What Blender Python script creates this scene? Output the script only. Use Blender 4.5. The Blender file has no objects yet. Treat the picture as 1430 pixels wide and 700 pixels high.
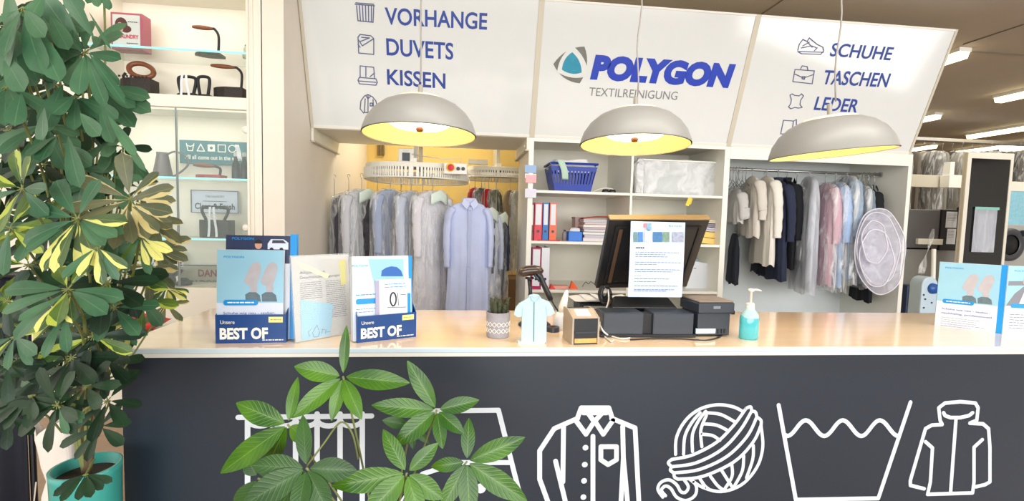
import bpy, bmesh, math, random
from mathutils import Vector as V, Matrix, noise
random.seed(7)
PI = math.pi
scene = bpy.context.scene
COL = scene.collection
D = bpy.data

# ------------------------------------------------------------------ camera solve (1430x700 frame)
CAMZ = 1.47
F_PX = 676.7645
CR = V((0.99417632, -0.10450781, 0.02629754))
CF = V((0.10606942, 0.99207186, -0.06739962))
CU = CR.cross(CF)
CP = V((0, 0, CAMZ))
def ray(px, py): return CF + CR * ((px - 715) / F_PX) - CU * ((py - 350) / F_PX)
def at(px, py, Y):
    d = ray(px, py); return CP + d * (Y / d.y)
def atx(px, py, X):
    d = ray(px, py); return CP + d * (X / d.x)
def atz(px, py, Z):
    d = ray(px, py); return CP + d * ((Z - CAMZ) / d.z)
def dist(p, Y): return Y            # depth is measured along the room's y axis

# ------------------------------------------------------------------ materials
def lin(c):
    def f(v):
        v /= 255.0
        return v / 12.92 if v <= .04045 else ((v + .055) / 1.055) ** 2.4
    return (f(c[0]), f(c[1]), f(c[2]), 1)
MATS = {}
def mat(name, rgb, rough=.55, metal=0, var=.06, scale=8, bump=0, bscale=60, emit=None, estr=0, coat=0, spec=None, trans=0, ior=1.45, alpha=1):
    if name in MATS: return MATS[name]
    m = D.materials.new(name); m.use_nodes = True
    nt = m.node_tree; b = nt.nodes['Principled BSDF']
    c = lin(rgb)
    tc = nt.nodes.new('ShaderNodeTexCoord')
    no = nt.nodes.new('ShaderNodeTexNoise'); no.inputs['Scale'].default_value = scale; no.inputs['Detail'].default_value = 3
    nt.links.new(tc.outputs['Object'], no.inputs['Vector'])
    mx = nt.nodes.new('ShaderNodeMix'); mx.data_type = 'RGBA'
    mx.inputs[6].default_value = (c[0]*(1-var), c[1]*(1-var), c[2]*(1-var), 1)
    mx.inputs[7].default_value = (min(1, c[0]*(1+var)), min(1, c[1]*(1+var)), min(1, c[2]*(1+var)), 1)
    nt.links.new(no.outputs['Fac'], mx.inputs[0]); nt.links.new(mx.outputs[2], b.inputs['Base Color'])
    b.inputs['Roughness'].default_value = rough; b.inputs['Metallic'].default_value = metal
    if coat: b.inputs['Coat Weight'].default_value = coat; b.inputs['Coat Roughness'].default_value = .08
    if spec is not None: b.inputs['Specular IOR Level'].default_value = spec
    if trans: b.inputs['Transmission Weight'].default_value = trans; b.inputs['IOR'].default_value = ior
    if alpha < 1: b.inputs['Alpha'].default_value = alpha
    if emit: b.inputs['Emission Color'].default_value = lin(emit); b.inputs['Emission Strength'].default_value = estr
    if bump:
        n2 = nt.nodes.new('ShaderNodeTexNoise'); n2.inputs['Scale'].default_value = bscale; n2.inputs['Detail'].default_value = 4
        nt.links.new(tc.outputs['Object'], n2.inputs['Vector'])
        bp = nt.nodes.new('ShaderNodeBump'); bp.inputs['Strength'].default_value = bump; bp.inputs['Distance'].default_value = .01
        nt.links.new(n2.outputs['Fac'], bp.inputs['Height']); nt.links.new(bp.outputs['Normal'], b.inputs['Normal'])
    MATS[name] = m; return m

def clear_mat(name, rgb, opacity=.15, rough=.05, streak=0, sscale=14, stretch=(1, 1, .25), bump=.3):
    """thin clear sheet: mostly transparent, with a glossy film and wrinkles"""
    if name in MATS: return MATS[name]
    m = D.materials.new(name); m.use_nodes = True; nt = m.node_tree
    b = nt.nodes['Principled BSDF']; out = nt.nodes['Material Output']
    b.inputs['Base Color'].default_value = lin(rgb); b.inputs['Roughness'].default_value = rough
    tr = nt.nodes.new('ShaderNodeBsdfTransparent'); mx = nt.nodes.new('ShaderNodeMixShader')
    tr.inputs[0].default_value = (.97, .98, .98, 1)
    nt.links.new(tr.outputs[0], mx.inputs[1]); nt.links.new(b.outputs[0], mx.inputs[2]); nt.links.new(mx.outputs[0], out.inputs['Surface'])
    mx.inputs[0].default_value = opacity
    if streak:
        tc = nt.nodes.new('ShaderNodeTexCoord'); mp = nt.nodes.new('ShaderNodeMapping'); mp.inputs['Scale'].default_value = stretch
        no = nt.nodes.new('ShaderNodeTexNoise'); no.inputs['Scale'].default_value = sscale; no.inputs['Detail'].default_value = 5; no.inputs['Distortion'].default_value = 1.2
        nt.links.new(tc.outputs['Object'], mp.inputs[0]); nt.links.new(mp.outputs[0], no.inputs['Vector'])
        r = nt.nodes.new('ShaderNodeMapRange'); r.inputs[1].default_value = .45; r.inputs[2].default_value = .68; r.inputs[3].default_value = opacity; r.inputs[4].default_value = min(1, opacity + streak)
        nt.links.new(no.outputs['Fac'], r.inputs[0]); nt.links.new(r.outputs[0], mx.inputs[0])
        bp = nt.nodes.new('ShaderNodeBump'); bp.inputs['Strength'].default_value = bump; bp.inputs['Distance'].default_value = .03
        nt.links.new(no.outputs['Fac'], bp.inputs['Height']); nt.links.new(bp.outputs['Normal'], b.inputs['Normal'])
    MATS[name] = m; return m

def wood_mat(name, a, b_, scale=3, rough=.3, stretch=(1, 9, 9), coat=.3):
    m = D.materials.new(name); m.use_nodes = True; nt = m.node_tree; b = nt.nodes['Principled BSDF']
    tc = nt.nodes.new('ShaderNodeTexCoord'); mp = nt.nodes.new('ShaderNodeMapping'); mp.inputs['Scale'].default_value = stretch
    no = nt.nodes.new('ShaderNodeTexNoise'); no.inputs['Scale'].default_value = scale; no.inputs['Detail'].default_value = 6; no.inputs['Distortion'].default_value = .6
    mx = nt.nodes.new('ShaderNodeMix'); mx.data_type = 'RGBA'; mx.inputs[6].default_value = lin(a); mx.inputs[7].default_value = lin(b_)
    nt.links.new(tc.outputs['Object'], mp.inputs[0]); nt.links.new(mp.outputs[0], no.inputs['Vector'])
    nt.links.new(no.outputs['Fac'], mx.inputs[0]); nt.links.new(mx.outputs[2], b.inputs['Base Color'])
    b.inputs['Roughness'].default_value = rough; b.inputs['Coat Weight'].default_value = coat; b.inputs['Coat Roughness'].default_value = .1
    return m

def leaf_mat(name, c1, c2, vein, yellow=None, ycut=.55, rough=.4, veinfreq=9, transl=.18, veinamt=.12):
    m = D.materials.new(name); m.use_nodes = True; nt = m.node_tree; N = nt.nodes; L = nt.links
    b = N['Principled BSDF']; out = N['Material Output']
    uv = N.new('ShaderNodeUVMap'); uv.uv_map = 'UVMap'
    sep = N.new('ShaderNodeSeparateXYZ'); L.new(uv.outputs[0], sep.inputs[0])
    tc = N.new('ShaderNodeTexCoord')
    no = N.new('ShaderNodeTexNoise'); no.inputs['Scale'].default_value = 9; L.new(tc.outputs['Object'], no.inputs['Vector'])
    mx = N.new('ShaderNodeMix'); mx.data_type = 'RGBA'; mx.inputs[6].default_value = lin(c1); mx.inputs[7].default_value = lin(c2)
    rr = N.new('ShaderNodeMapRange'); rr.inputs[1].default_value = .35; rr.inputs[2].default_value = .65
    L.new(no.outputs['Fac'], rr.inputs[0]); L.new(rr.outputs[0], mx.inputs[0])
    def math_(op, a, b2=None, v=None):
        n = N.new('ShaderNodeMath'); n.operation = op
        L.new(a, n.inputs[0])
        if b2 is not None: L.new(b2, n.inputs[1])
        elif v is not None: n.inputs[1].default_value = v
        return n.outputs[0]
    cx = math_('ABSOLUTE', math_('SUBTRACT', sep.outputs[0], v=.5))
    mid = math_('MULTIPLY', math_('LESS_THAN', cx, v=.026), v=.55)
    ph = math_('MULTIPLY', math_('SUBTRACT', sep.outputs[1], math_('MULTIPLY', cx, v=.45)), v=veinfreq * 2 * PI)
    sv = math_('POWER', math_('ADD', math_('MULTIPLY', math_('SINE', ph), v=.5), v=.5), v=6)
    vn = math_('MAXIMUM', mid, math_('MULTIPLY', sv, v=veinamt))
    m2 = N.new('ShaderNodeMix'); m2.data_type = 'RGBA'; m2.inputs[7].default_value = lin(vein)
    cur = mx.outputs[2]
    if yellow:
        n2 = N.new('ShaderNodeTexNoise'); n2.inputs['Scale'].default_value = 14; n2.inputs['Detail'].default_value = 2; L.new(tc.outputs['Object'], n2.inputs['Vector'])
        k = math_('GREATER_THAN', math_('ADD', math_('MULTIPLY', n2.outputs['Fac'], v=1.1), math_('MULTIPLY', sep.outputs[0], v=.45)), v=ycut + .28)
        m3 = N.new('ShaderNodeMix'); m3.data_type = 'RGBA'; m3.inputs[7].default_value = lin(yellow)
        L.new(k, m3.inputs[0]); L.new(cur, m3.inputs[6]); cur = m3.outputs[2]
    L.new(vn, m2.inputs[0]); L.new(cur, m2.inputs[6]); L.new(m2.outputs[2], b.inputs['Base Color'])
    b.inputs['Roughness'].default_value = rough
    bp = N.new('ShaderNodeBump'); bp.inputs['Strength'].default_value = veinamt; bp.inputs['Distance'].default_value = .003
    L.new(sv, bp.inputs['Height']); L.new(bp.outputs['Normal'], b.inputs['Normal'])
    tl = N.new('ShaderNodeBsdfTranslucent'); L.new(m2.outputs[2], tl.inputs[0])
    ms = N.new('ShaderNodeMixShader'); ms.inputs[0].default_value = transl
    L.new(b.outputs[0], ms.inputs[1]); L.new(tl.outputs[0], ms.inputs[2]); L.new(ms.outputs[0], out.inputs['Surface'])
    return m

# ------------------------------------------------------------------ object helpers
def wm(o):
    m = Matrix.LocRotScale(o.location, o.rotation_euler, o.scale)
    return wm(o.parent) @ m if o.parent else m
def tag(o, label=None, cat=None, group=None, kind=None):
    if label: o['label'] = label
    if cat: o['category'] = cat
    if group: o['group'] = group
    if kind: o['kind'] = kind
    return o
def thing(name, label, cat, loc=(0, 0, 0), rz=0, group=None):
    o = D.objects.new(name, None); COL.objects.link(o); o.empty_display_size = .05
    o.location = V(loc); o.rotation_euler = (0, 0, rz)
    return tag(o, label, cat, group)
def copy_tree(o, parent=None):
    c = o.copy(); COL.objects.link(c); c.parent = parent
    for ch in list(o.children): copy_tree(ch, c)
    return c

class MB:
    def __init__(s): s.v = []; s.f = []; s.uv = {}
    def add(s, vs, fs, uvs=None):
        k = len(s.v); s.v += [V(p) for p in vs]; s.f += [tuple(i + k for i in f) for f in fs]
        if uvs:
            for i, u in enumerate(uvs): s.uv[k + i] = u
        return s
    def bx(s, x0, x1, y0, y1, z0, z1):
        return s.add([(x, y, z) for z in (z0, z1) for y in (y0, y1) for x in (x0, x1)],
                     [(0, 2, 3, 1), (4, 5, 7, 6), (0, 1, 5, 4), (2, 6, 7, 3), (0, 4, 6, 2), (1, 3, 7, 5)])
    def box(s, c, size, M=None):
        hx, hy, hz = [q / 2 for q in size]; k = len(s.v)
        s.bx(-hx, hx, -hy, hy, -hz, hz)
        for i in range(k, len(s.v)):
            p = s.v[i]; s.v[i] = V(c) + (M @ p if M else p)
        return s
    def hexa(s, p8):   # bottom 4 (ccw) + top 4
        return s.add(p8, [(3, 2, 1, 0), (4, 5, 6, 7), (0, 1, 5, 4), (1, 2, 6, 5), (2, 3, 7, 6), (3, 0, 4, 7)])
    def tube(s, pts, r, n=8, cap=True, flat=1.0):
        pts = [V(p) for p in pts]; m = len(pts)
        rs = r if isinstance(r, (list, tuple)) else [r] * m
        up = None; vs = []
        for i, p in enumerate(pts):
            t = (pts[min(i + 1, m - 1)] - pts[max(i - 1, 0)])
            if t.length < 1e-9: t = V((0, 0, 1))
            t.normalize()
            if up is None:
                up = V((0, 0, 1)) if abs(t.z) < .9 else V((0, 1, 0))
            a = t.cross(up)
            if a.length < 1e-4: a = t.cross(V((1, 0, 0)))
            a.normalize(); b = a.cross(t).normalized(); up = b
            for k in range(n):
                q = 2 * PI * k / n
                vs.append(p + (a * math.cos(q) + b * math.sin(q) * flat) * rs[i])
        fs = [(i * n + k, i * n + (k + 1) % n, (i + 1) * n + (k + 1) % n, (i + 1) * n + k) for i in range(m - 1) for k in range(n)]
        if cap: fs += [tuple(range(n))[::-1], tuple(range((m - 1) * n, m * n))]
        return s.add(vs, fs)
    def lathe(s, prof, c=(0, 0, 0), n=32, M=None, sx=1, sy=1, cap=False):
        vs = []; c = V(c)
        for r, z in prof:
            for k in range(n):
                a = 2 * PI * k / n; p = V((r * math.cos(a) * sx, r * math.sin(a) * sy, z))
                vs.append(c + (M @ p if M else p))
        m = len(prof)
        fs = [(i * n + k, i * n + (k + 1) % n, (i + 1) * n + (k + 1) % n, (i + 1) * n + k) for i in range(m - 1) for k in range(n)]
        if cap: fs += [tuple(range(n))[::-1], tuple(range((m - 1) * n, m * n))]
        return s.add(vs, fs)
    def prism(s, poly, d):     # poly: 3D points, d: extrusion vector
        n = len(poly); d = V(d); ps = [V(p) for p in poly]
        return s.add(ps + [p + d for p in ps], [tuple(range(n))[::-1], tuple(range(n, 2 * n))] + [(i, (i + 1) % n, n + (i + 1) % n, n + i) for i in range(n)])
    def face(s, poly): return s.add(poly, [tuple(range(len(poly)))])
    def sheet(s, fn, nu, nv):
        vs = [fn(i / nu, j / nv) for j in range(nv + 1) for i in range(nu + 1)]
        uv = [(i / nu, j / nv) for j in range(nv + 1) for i in range(nu + 1)]
        return s.add(vs, [(j * (nu + 1) + i, j * (nu + 1) + i + 1, (j + 1) * (nu + 1) + i + 1, (j + 1) * (nu + 1) + i) for j in range(nv) for i in range(nu)], uv)
    def build(s, name, m, parent=None, bevel=0, smooth=False, local=False, solid=0, sub=0):
        me = D.meshes.new(name)
        if parent is not None and not local: inv = wm(parent).inverted(); vs = [inv @ p for p in s.v]; loc = V()
        elif parent is None and not local:
            lo = V([min(p[i] for p in s.v) for i in range(3)]); hi = V([max(p[i] for p in s.v) for i in range(3)])
            loc = V(((lo.x + hi.x) / 2, (lo.y + hi.y) / 2, lo.z)); vs = [p - loc for p in s.v]
        else: vs = s.v; loc = V()
        me.from_pydata([tuple(p) for p in vs], [], s.f)
        if s.uv:
            ul = me.uv_layers.new(name='UVMap')
            for lp in me.loops: ul.data[lp.index].uv = s.uv.get(lp.vertex_index, (0, 0))
        if not s.uv or solid:
            bm = bmesh.new(); bm.from_mesh(me); bmesh.ops.recalc_face_normals(bm, faces=bm.faces); bm.to_mesh(me); bm.free()
        me.materials.append(m)
        o = D.objects.new(name, me); COL.objects.link(o); o.location = loc
        if parent is not None: o.parent = parent
        if smooth:
            for p in me.polygons: p.use_smooth = True
        if solid: q = o.modifiers.new('s', 'SOLIDIFY'); q.thickness = solid; q.offset = 0
        if bevel: q = o.modifiers.new('b', 'BEVEL'); q.width = bevel; q.segments = 2; q.limit_method = 'ANGLE'; q.angle_limit = .6
        if sub: q = o.modifiers.new('u', 'SUBSURF'); q.levels = q.render_levels = sub
        return o

class Plane:
    """a flat surface in the room: O origin, ex/ey unit directions, n facing normal"""
    def __init__(s, O, ex, ey):
        s.O = V(O); s.ex = V(ex).normalized(); e = V(ey); s.ey = (e - s.ex * e.dot(s.ex)).normalized(); s.n = s.ex.cross(s.ey)
    def P(s, u, v, h=0): return s.O + s.ex * u + s.ey * v + s.n * h
    def hit(s, px, py):
        d = ray(px, py); t = (s.O - CP).dot(s.n) / d.dot(s.n); q = CP + d * t - s.O
        return q.dot(s.ex), q.dot(s.ey)
    def hp(s, px, py, h=0): u, v = s.hit(px, py); return s.P(u, v, h)
    def rect(s, name, m, par, u0, u1, v0, v1, h=.001, r=0):
        return s.poly(name, m, par, rrect(u0, u1, v0, v1, r) if r else [(u0, v0), (u1, v0), (u1, v1), (u0, v1)], h)
    def poly(s, name, m, par, pts, h=.001):
        return MB().face([s.P(u, v, h) for u, v in pts]).build(name, m, par)
    def pxpoly(s, name, m, par, pts, h=.001): return s.poly(name, m, par, [s.hit(*q) for q in pts], h)
    def strokes(s, name, m, par, lines, w, h=.001, d=.001):
        """lines: list of polylines in (u,v), width w, rounded ends"""
        b = MB(); k_ = 0
        for ln in lines:
            for (a0, a1), (b0, b1) in zip(ln, ln[1:]):
                k_ += 1
                L = math.hypot(b0 - a0, b1 - a1)
                if L < 1e-7: continue
                ang = math.atan2(b1 - a1, b0 - a0)
                pts = []
                for k in range(9): q = ang - PI / 2 + PI * k / 8; pts.append((b0 + w / 2 * math.cos(q), b1 + w / 2 * math.sin(q)))
                for k in range(9): q = ang + PI / 2 + PI * k / 8; pts.append((a0 + w / 2 * math.cos(q), a1 + w / 2 * math.sin(q)))
                b.prism([s.P(u, v, h) for u, v in pts], s.n * (d + (k_ % 13) * 3e-5))
        return b.build(name, m, par)
    def pxstrokes(s, name, m, par, lines, w, h=.001, d=.001): return s.strokes(name, m, par, [[s.hit(*q) for q in ln] for ln in lines], w, h, d)
    def text(s, name, txt, m, par, u0, v0, width, height, h=.001, bold=0, shear=0, thick=.0006, slope=0):
        vs, fs = text_mesh(txt, bold, shear)
        if not vs: return None
        x0 = min(p[0] for p in vs); x1 = max(p[0] for p in vs); y1 = CAPH
        sx = width / (x1 - x0); sy = height / y1
        b = MB(); b.add([s.P(u0 + (p[0] - x0) * sx, v0 + p[1] * sy + (p[0] - x0) * sx * slope, h) for p in vs], fs)
        return b.build(name, m, par)
    def pxtext(s, name, txt, m, par, p0, p1, ptop, **k):
        a = s.hit(*p0); b = s.hit(*p1); c = s.hit(*ptop)
        return s.text(name, txt, m, par, a[0], a[1], b[0] - a[0], c[1] - a[1], slope=(b[1] - a[1]) / (b[0] - a[0]), **k)

def rrect(u0, u1, v0, v1, r, n=5):
    out = []
    for cx, cy, a0 in ((u1 - r, v0 + r, -PI / 2), (u1 - r, v1 - r, 0), (u0 + r, v1 - r, PI / 2), (u0 + r, v0 + r, PI)):
        for k in range(n + 1): a = a0 + PI / 2 * k / n; out.append((cx + r * math.cos(a), cy + r * math.sin(a)))
    return out
CAPH = .7
TXT = {}
def text_mesh(txt, bold, shear):
    key = (txt, bold, shear)
    if key in TXT: return TXT[key]
    cu = D.curves.new('t', 'FONT'); cu.body = txt; cu.size = 1; cu.offset = bold; cu.shear = shear; cu.resolution_u = 4
    o = D.objects.new('t', cu); COL.objects.link(o)
    bpy.context.view_layer.update()
    me = D.meshes.new_from_object(o.evaluated_get(bpy.context.evaluated_depsgraph_get()))
    r = ([tuple(v.co) for v in me.vertices], [tuple(p.vertices) for p in me.polygons])
    D.objects.remove(o); D.curves.remove(cu); D.meshes.remove(me)
    TXT[key] = r; return r
_m = text_mesh('H', 0, 0); CAPH = max(p[1] for p in _m[0])

# ------------------------------------------------------------------ palette
M_wall = mat('wall_cream', (240, 232, 218), .7, var=.03, bump=.08, bscale=200)
M_yel = mat('wall_yellow', (226, 196, 118), .8, var=.04, bump=.05)
M_ceil = mat('ceiling_grey', (190, 180, 166), .85, var=.05, scale=2)
M_floor = wood_mat('floor_wood', (150, 120, 92), (176, 146, 116), 2, .45, (1, 8, 1))
M_white = mat('white_laminate', (238, 236, 226), .4, var=.02)
M_offw = mat('off_white_paint', (236, 232, 218), .5, var=.03)
M_beige = mat('sign_frame_beige', (205, 198, 180), .45, var=.03)
M_sign = mat('sign_white_gloss', (226, 229, 228), .12, var=.015, coat=.5, spec=.6)
M_blueT = mat('lettering_blue', (26, 62, 150), .5)
M_blueL = mat('logo_blue', (0, 52, 180), .4)
M_teal = mat('logo_teal', (20, 140, 170), .4, var=.2, scale=20)
M_greyT = mat('lettering_grey', (125, 125, 128), .5)
M_greyL = mat('logo_grey', (112, 112, 104), .4, var=.2, scale=20)
M_icon = mat('icon_slate', (88, 92, 130), .5)
M_char = mat('counter_charcoal', (32, 41, 53), .36, var=.12, scale=1.5, bump=.05, bscale=400)
M_draw = mat('drawing_white', (212, 219, 226), .5)
M_top = wood_mat('worktop_birch', (240, 206, 168), (250, 226, 194), 1.6, .12, (1, 10, 1), .7)
M_edge = mat('worktop_edge_white', (198, 214, 222), .3, var=.03)
M_black = mat('black_plastic', (28, 30, 34), .35, var=.15)
M_black2 = mat('black_matte', (22, 23, 26), .6, var=.15)
M_dgrey = mat('dark_grey_plastic', (46, 53, 63), .4)
M_metal = mat('brushed_metal', (190, 190, 190), .3, metal=.9)
M_iron = mat('cast_iron', (52, 46, 44), .55, metal=.4, var=.3, bump=.4, bscale=80)
M_hand = mat('turned_wood', (122, 70, 42), .4, var=.25, scale=30)
M_glassE = mat('glass_edge_lit', (150, 235, 228), .15, emit=(120, 240, 235), estr=.7)
M_glass = clear_mat('glass_shelf_clear', (214, 240, 236), .14, .03)
M_glassd = clear_mat('glass_door_clear', (214, 232, 230), .10, .02)
M_acry = clear_mat('acrylic_clear', (240, 244, 246), .12, .04)
M_cover = clear_mat('garment_film', (255, 255, 255), .12, .14, streak=.5, sscale=11, stretch=(1.6, 1.6, .3), bump=.25)
M_cover2 = clear_mat('garment_film_dull', (214, 218, 228), .5, .3, streak=.3, sscale=10, bump=.5)
M_tulle = clear_mat('tulle', (228, 226, 240), .38, .5, streak=.25, sscale=9, stretch=(1, 1, 1))
M_paper = mat('paper_white', (224, 228, 234), .6, var=.02)
M_paperb = mat('paper_bluish', (202, 216, 238), .55, var=.03)
M_line = mat('print_grey', (120, 126, 140), .6)
M_line2 = mat('print_dark', (70, 74, 84), .6)
M_navy = mat('box_navy', (18, 66, 130), .35, var=.05)
M_cyan = mat('print_cyan', (0, 140, 215), .35)
M_sky = mat('print_sky', (146, 194, 216), .35, var=.12, scale=6)
M_shoe = mat('print_shoe', (176, 172, 178), .5, var=.12, scale=40)
M_jean = mat('print_jeans', (92, 112, 122), .5, var=.3, scale=60)
M_pale = mat('print_pale', (208, 216, 232), .4)
M_yelS = mat('sticker_yellow', (240, 226, 130), .5)
M_cable = mat('cable_white', (225, 222, 214), .5)
M_red = mat('red_plastic', (206, 40, 48), .4)
M_warm = mat('lamp_inside', (253, 230, 146), .55, var=.02)
M_lampo = mat('lamp_outside', (150, 149, 144), .4, var=.03)
M_lampt = mat('lamp_cap', (240, 232, 205), .4, emit=(255, 235, 190), estr=.25)
M_bulb = mat('lamp_diffuser', (255, 250, 235), .5, emit=(255, 240, 205), estr=6)
M_tube = mat('tube_light', (255, 246, 220), .5, emit=(255, 236, 190), estr=5)
LG1 = leaf_mat('schefflera_leaf', (52, 96, 66), (84, 124, 90), (100, 140, 98), rough=.42, veinfreq=5, veinamt=.05)
LG2 = leaf_mat('schefflera_dark_shaded', (16, 40, 24), (36, 66, 40), (48, 78, 46), rough=.42, veinfreq=5, veinamt=.05)  # dark green with the lower crown's shade put into the colour
LG3 = leaf_mat('schefflera_variegated', (52, 84, 50), (88, 108, 70), (150, 160, 90), yellow=(232, 228, 132), ycut=.52, rough=.4, veinfreq=5, veinamt=.05)
LG5 = leaf_mat('schefflera_lime', (50, 84, 30), (104, 132, 44), (130, 150, 70), yellow=(176, 190, 70), ycut=.6, rough=.4, veinfreq=5, veinamt=.05)
LG4 = leaf_mat('schefflera_olive', (84, 92, 66), (120, 120, 86), (140, 140, 96), yellow=(206, 190, 130), ycut=.66, rough=.45, veinfreq=5, veinamt=.05)
LP1 = leaf_mat('money_tree_leaf', (40, 88, 12), (84, 132, 24), (118, 158, 56), rough=.3, veinfreq=10, transl=.18, veinamt=.13)
LP2 = leaf_mat('money_tree_leaf_shaded', (38, 74, 28), (58, 98, 38), (84, 122, 54), rough=.36, veinfreq=10, veinamt=.13)  # copy of the leaf colour with shade mixed in, for shaded clusters
M_stem = mat('plant_stem', (120, 128, 72), .6, var=.15)
M_bark = mat('plant_bark', (96, 78, 54), .8, var=.2, bump=.5)

#@@SETTING
# ------------------------------------------------------------------ setting
XW = -1.245; YF = 4.2; YB = 4.9
def struct(name, b, m, **k): return tag(b.build(name, m, None, **k), kind='structure')
struct('floor', MB().bx(-3.5, 14, -2.3, 13, -.1, 0), M_floor)
struct('ceiling', MB().bx(-3.5, 14, -2.3, 13, 3.3, 3.45), M_ceil)
struct('wall_left', MB().bx(-3.6, -3.5, -2.3, 3.75, 0, 3.3), M_wall)
struct('wall_back_left', MB().bx(-3.5, -2.95, 3.6, 3.75, 0, 3.3), M_wall)
struct('wall_side_left', MB().bx(-1.395, XW, 3.6, 6.6, 0, 3.3), M_wall)
struct('wall_back', MB().bx(-1.395, 4.3, 6.6, 6.75, 0, 3.3), M_yel)
struct('wall_back_right', MB().bx(4.3, 14, 12.0, 12.15, 0, 3.3), mat('far_wall', (150, 140, 122), .8))
struct('wall_right', MB().bx(14, 14.1, -2.3, 12.15, 0, 3.3), M_wall)
# thin dark joints in the ceiling
for i, (a, b) in enumerate((((1052, 28), (1122, -20)), ((1345, 62), (1430, 34)), ((1352, 72), (1430, 77)))):
    p, q = atz(a[0], a[1], 3.296), atz(b[0], b[1], 3.296)
    struct('trim_%d' % (i + 1), MB().tube([p, p.lerp(q, 1.0)], .006, 4), mat('joint_grey', (120, 112, 100), .8))

# ------------------------------------------------------------------ shelf and hanging unit behind the counter
su = thing('shelf_unit', 'long white built-in unit of open shelves and hanging bays under the sign boards', 'shelving', (1.5, 4.55, 0))
X1, X2, X3, X4 = -1.24, .595, 2.385, 4.195
XD = at(883, 240, YF).x
def up(x, w=.036, z1=2.165, y0=YF): MB().bx(x - w / 2, x + w / 2, y0, YB, 0, z1).build('upright', M_white, su, bevel=.002)
up(X2, .044); up(X3, .052); up(X4 + .015, .04); up(XD, .022, 2.13)
ZS = [at(880, 271.5, YF).z, at(800, 339.5, YF).z, at(900, 408.5, YF).z]
for z in ZS:
    MB().bx(X2 + .022, XD - .011, YF + .005, YB, z - .012, z + .012).build('shelf', M_white, su, bevel=.002)
    MB().bx(XD + .011, X3 - .026, YF + .005, YB, z - .012, z + .012).build('shelf', M_white, su, bevel=.002)
MB().bx(X2 + .022, X3 - .026, YF + .005, YB, .35, .374).build('shelf', M_white, su)
MB().bx(X2, X3, YB, YB + .02, 0, 2.165).build('back_panel', M_offw, su)
M_pbl = mat('panel_pale_blue', (226, 232, 232), .5, var=.03)
MB().bx(X3, X4, YB, YB + .02, 0, 2.165).build('back_panel', M_pbl, su)
MB().bx(X1, X2, YF + .05, 5.04, 2.165, 2.185).build('top_panel', M_offw, su)
MB().bx(X2, X4 + .03, YF + .05, YB, 2.165, 2.185).build('top_panel', M_offw, su)
MB().bx(X2 + .02, X3 - .02, YF - .002, YF + .018, 2.135, 2.165).build('fascia', M_white, su)
MB().bx(X3 + .026, X4 - .005, YF - .002, YF + .018, 2.055, 2.165).build('fascia', M_white, su)
# end brackets of the open left bay
for x0, x1, s in ((X1, X1 + .02, 1), (X2 - .042, X2 - .022, -1)):
    br = MB().bx(x0, x1, YF, 5.04, 2.06, 2.165).build('bracket', M_offw, su)
    MB().bx(x0 - .0 if s > 0 else x0 - .012, x1 + (.012 if s > 0 else 0), YF, 5.04, 2.052, 2.062).build('flange', M_beige, br)
    for k in (4.36, 4.62): MB().lathe([(0, -.003), (.012, -.003), (.012, .003), (0, .003)], (x1 if s > 0 else x0, k, 2.115), 12, Matrix.Rotation(PI / 2, 3, 'Y')).build('screw_cap', M_white, br)
MB().bx(X3 + .03, X4 - .01, YF, YB, .3, .32).build('base_panel', M_pbl, su)

# ------------------------------------------------------------------ sign boards (lean out towards the room at the top)
YT, ZT, ZB0 = 3.845, 3.175, 2.165
ey = V((0, YT - YF, ZT - ZB0))
labels = ['big white leaning sign board with VORHANGE, DUVETS and KISSEN in blue',
          'big white leaning sign board with the blue POLYGON logo in the middle',
          'big white leaning sign board with SCHUHE, TASCHEN and LEDER in blue']
SG = []
for i, (a, b) in enumerate(((X1, X2), (X2, X3), (X3, X4))):
    s = thing('sign_board', labels[i], 'sign', ((a + b) / 2, YF, ZB0), group='leaning sign boards above the counter')
    pl = Plane((a, YF, ZB0 + .002), (1, 0, 0), ey); w = b - a; H = ey.length
    def slab(u0, u1, v0, v1, h0, h1):
        return MB().hexa([pl.P(u0, v0, h0), pl.P(u1, v0, h0), pl.P(u1, v1, h0), pl.P(u0, v1, h0), pl.P(u0, v0, h1), pl.P(u1, v0, h1), pl.P(u1, v1, h1), pl.P(u0, v1, h1)])
    slab(.022, w - .022, .022, H - .015, -.03, 0).build('board', M_sign, s)
    slab(0, .022, 0, H, -.035, .006).build('frame', M_beige, s)
    slab(w - .022, w, 0, H, -.035, .006).build('frame', M_beige, s)
    slab(.022, w - .022, 0, .022, -.035, .006).build('frame', M_white, s)
    slab(.022, w - .022, H - .015, H, -.035, .006).build('frame', M_white, s)
    SG.append((s, pl))
s, pl = SG[0]; T = dict(h=.002, bold=.018)
pl.pxtext('lettering', 'VORHANGE', M_blueT, s, (538, 33.5), (680, 41), (538, 11), **T)
pl.pxtext('lettering', 'DUVETS', M_blueT, s, (540, 76.5), (633, 83), (540, 54), **T)
pl.pxtext('lettering', 'KISSEN', M_blueT, s, (541, 117.5), (622, 123.5), (541, 97), **T)
pl.pxtext('lettering', 'HEMDEN', M_blueT, s, (543, 159), (636, 165), (543, 139), h=.002, bold=.004)
IW = .0075
def icon(s, pl, lines, w=IW): pl.pxstrokes('icon', M_icon, s, lines, w, h=.002)
icon(s, pl, [[(497, 4), (522, 6)], [(496, 6), (523, 8)], [(498, 8), (500, 29), (521, 31), (522, 9)]] + [[(502 + 4.2 * k, 8), (503.5 + 3.8 * k, 29.5)] for k in range(5)])
icon(s, pl, [[(500, 52), (501, 74), (522, 76), (522, 54)], [(500, 52), (503, 48), (518, 50), (522, 54)], [(501, 56), (506, 64), (522, 54)], [(503, 58), (516, 53), (505, 52)], [(500, 62), (503, 66)]])
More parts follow.
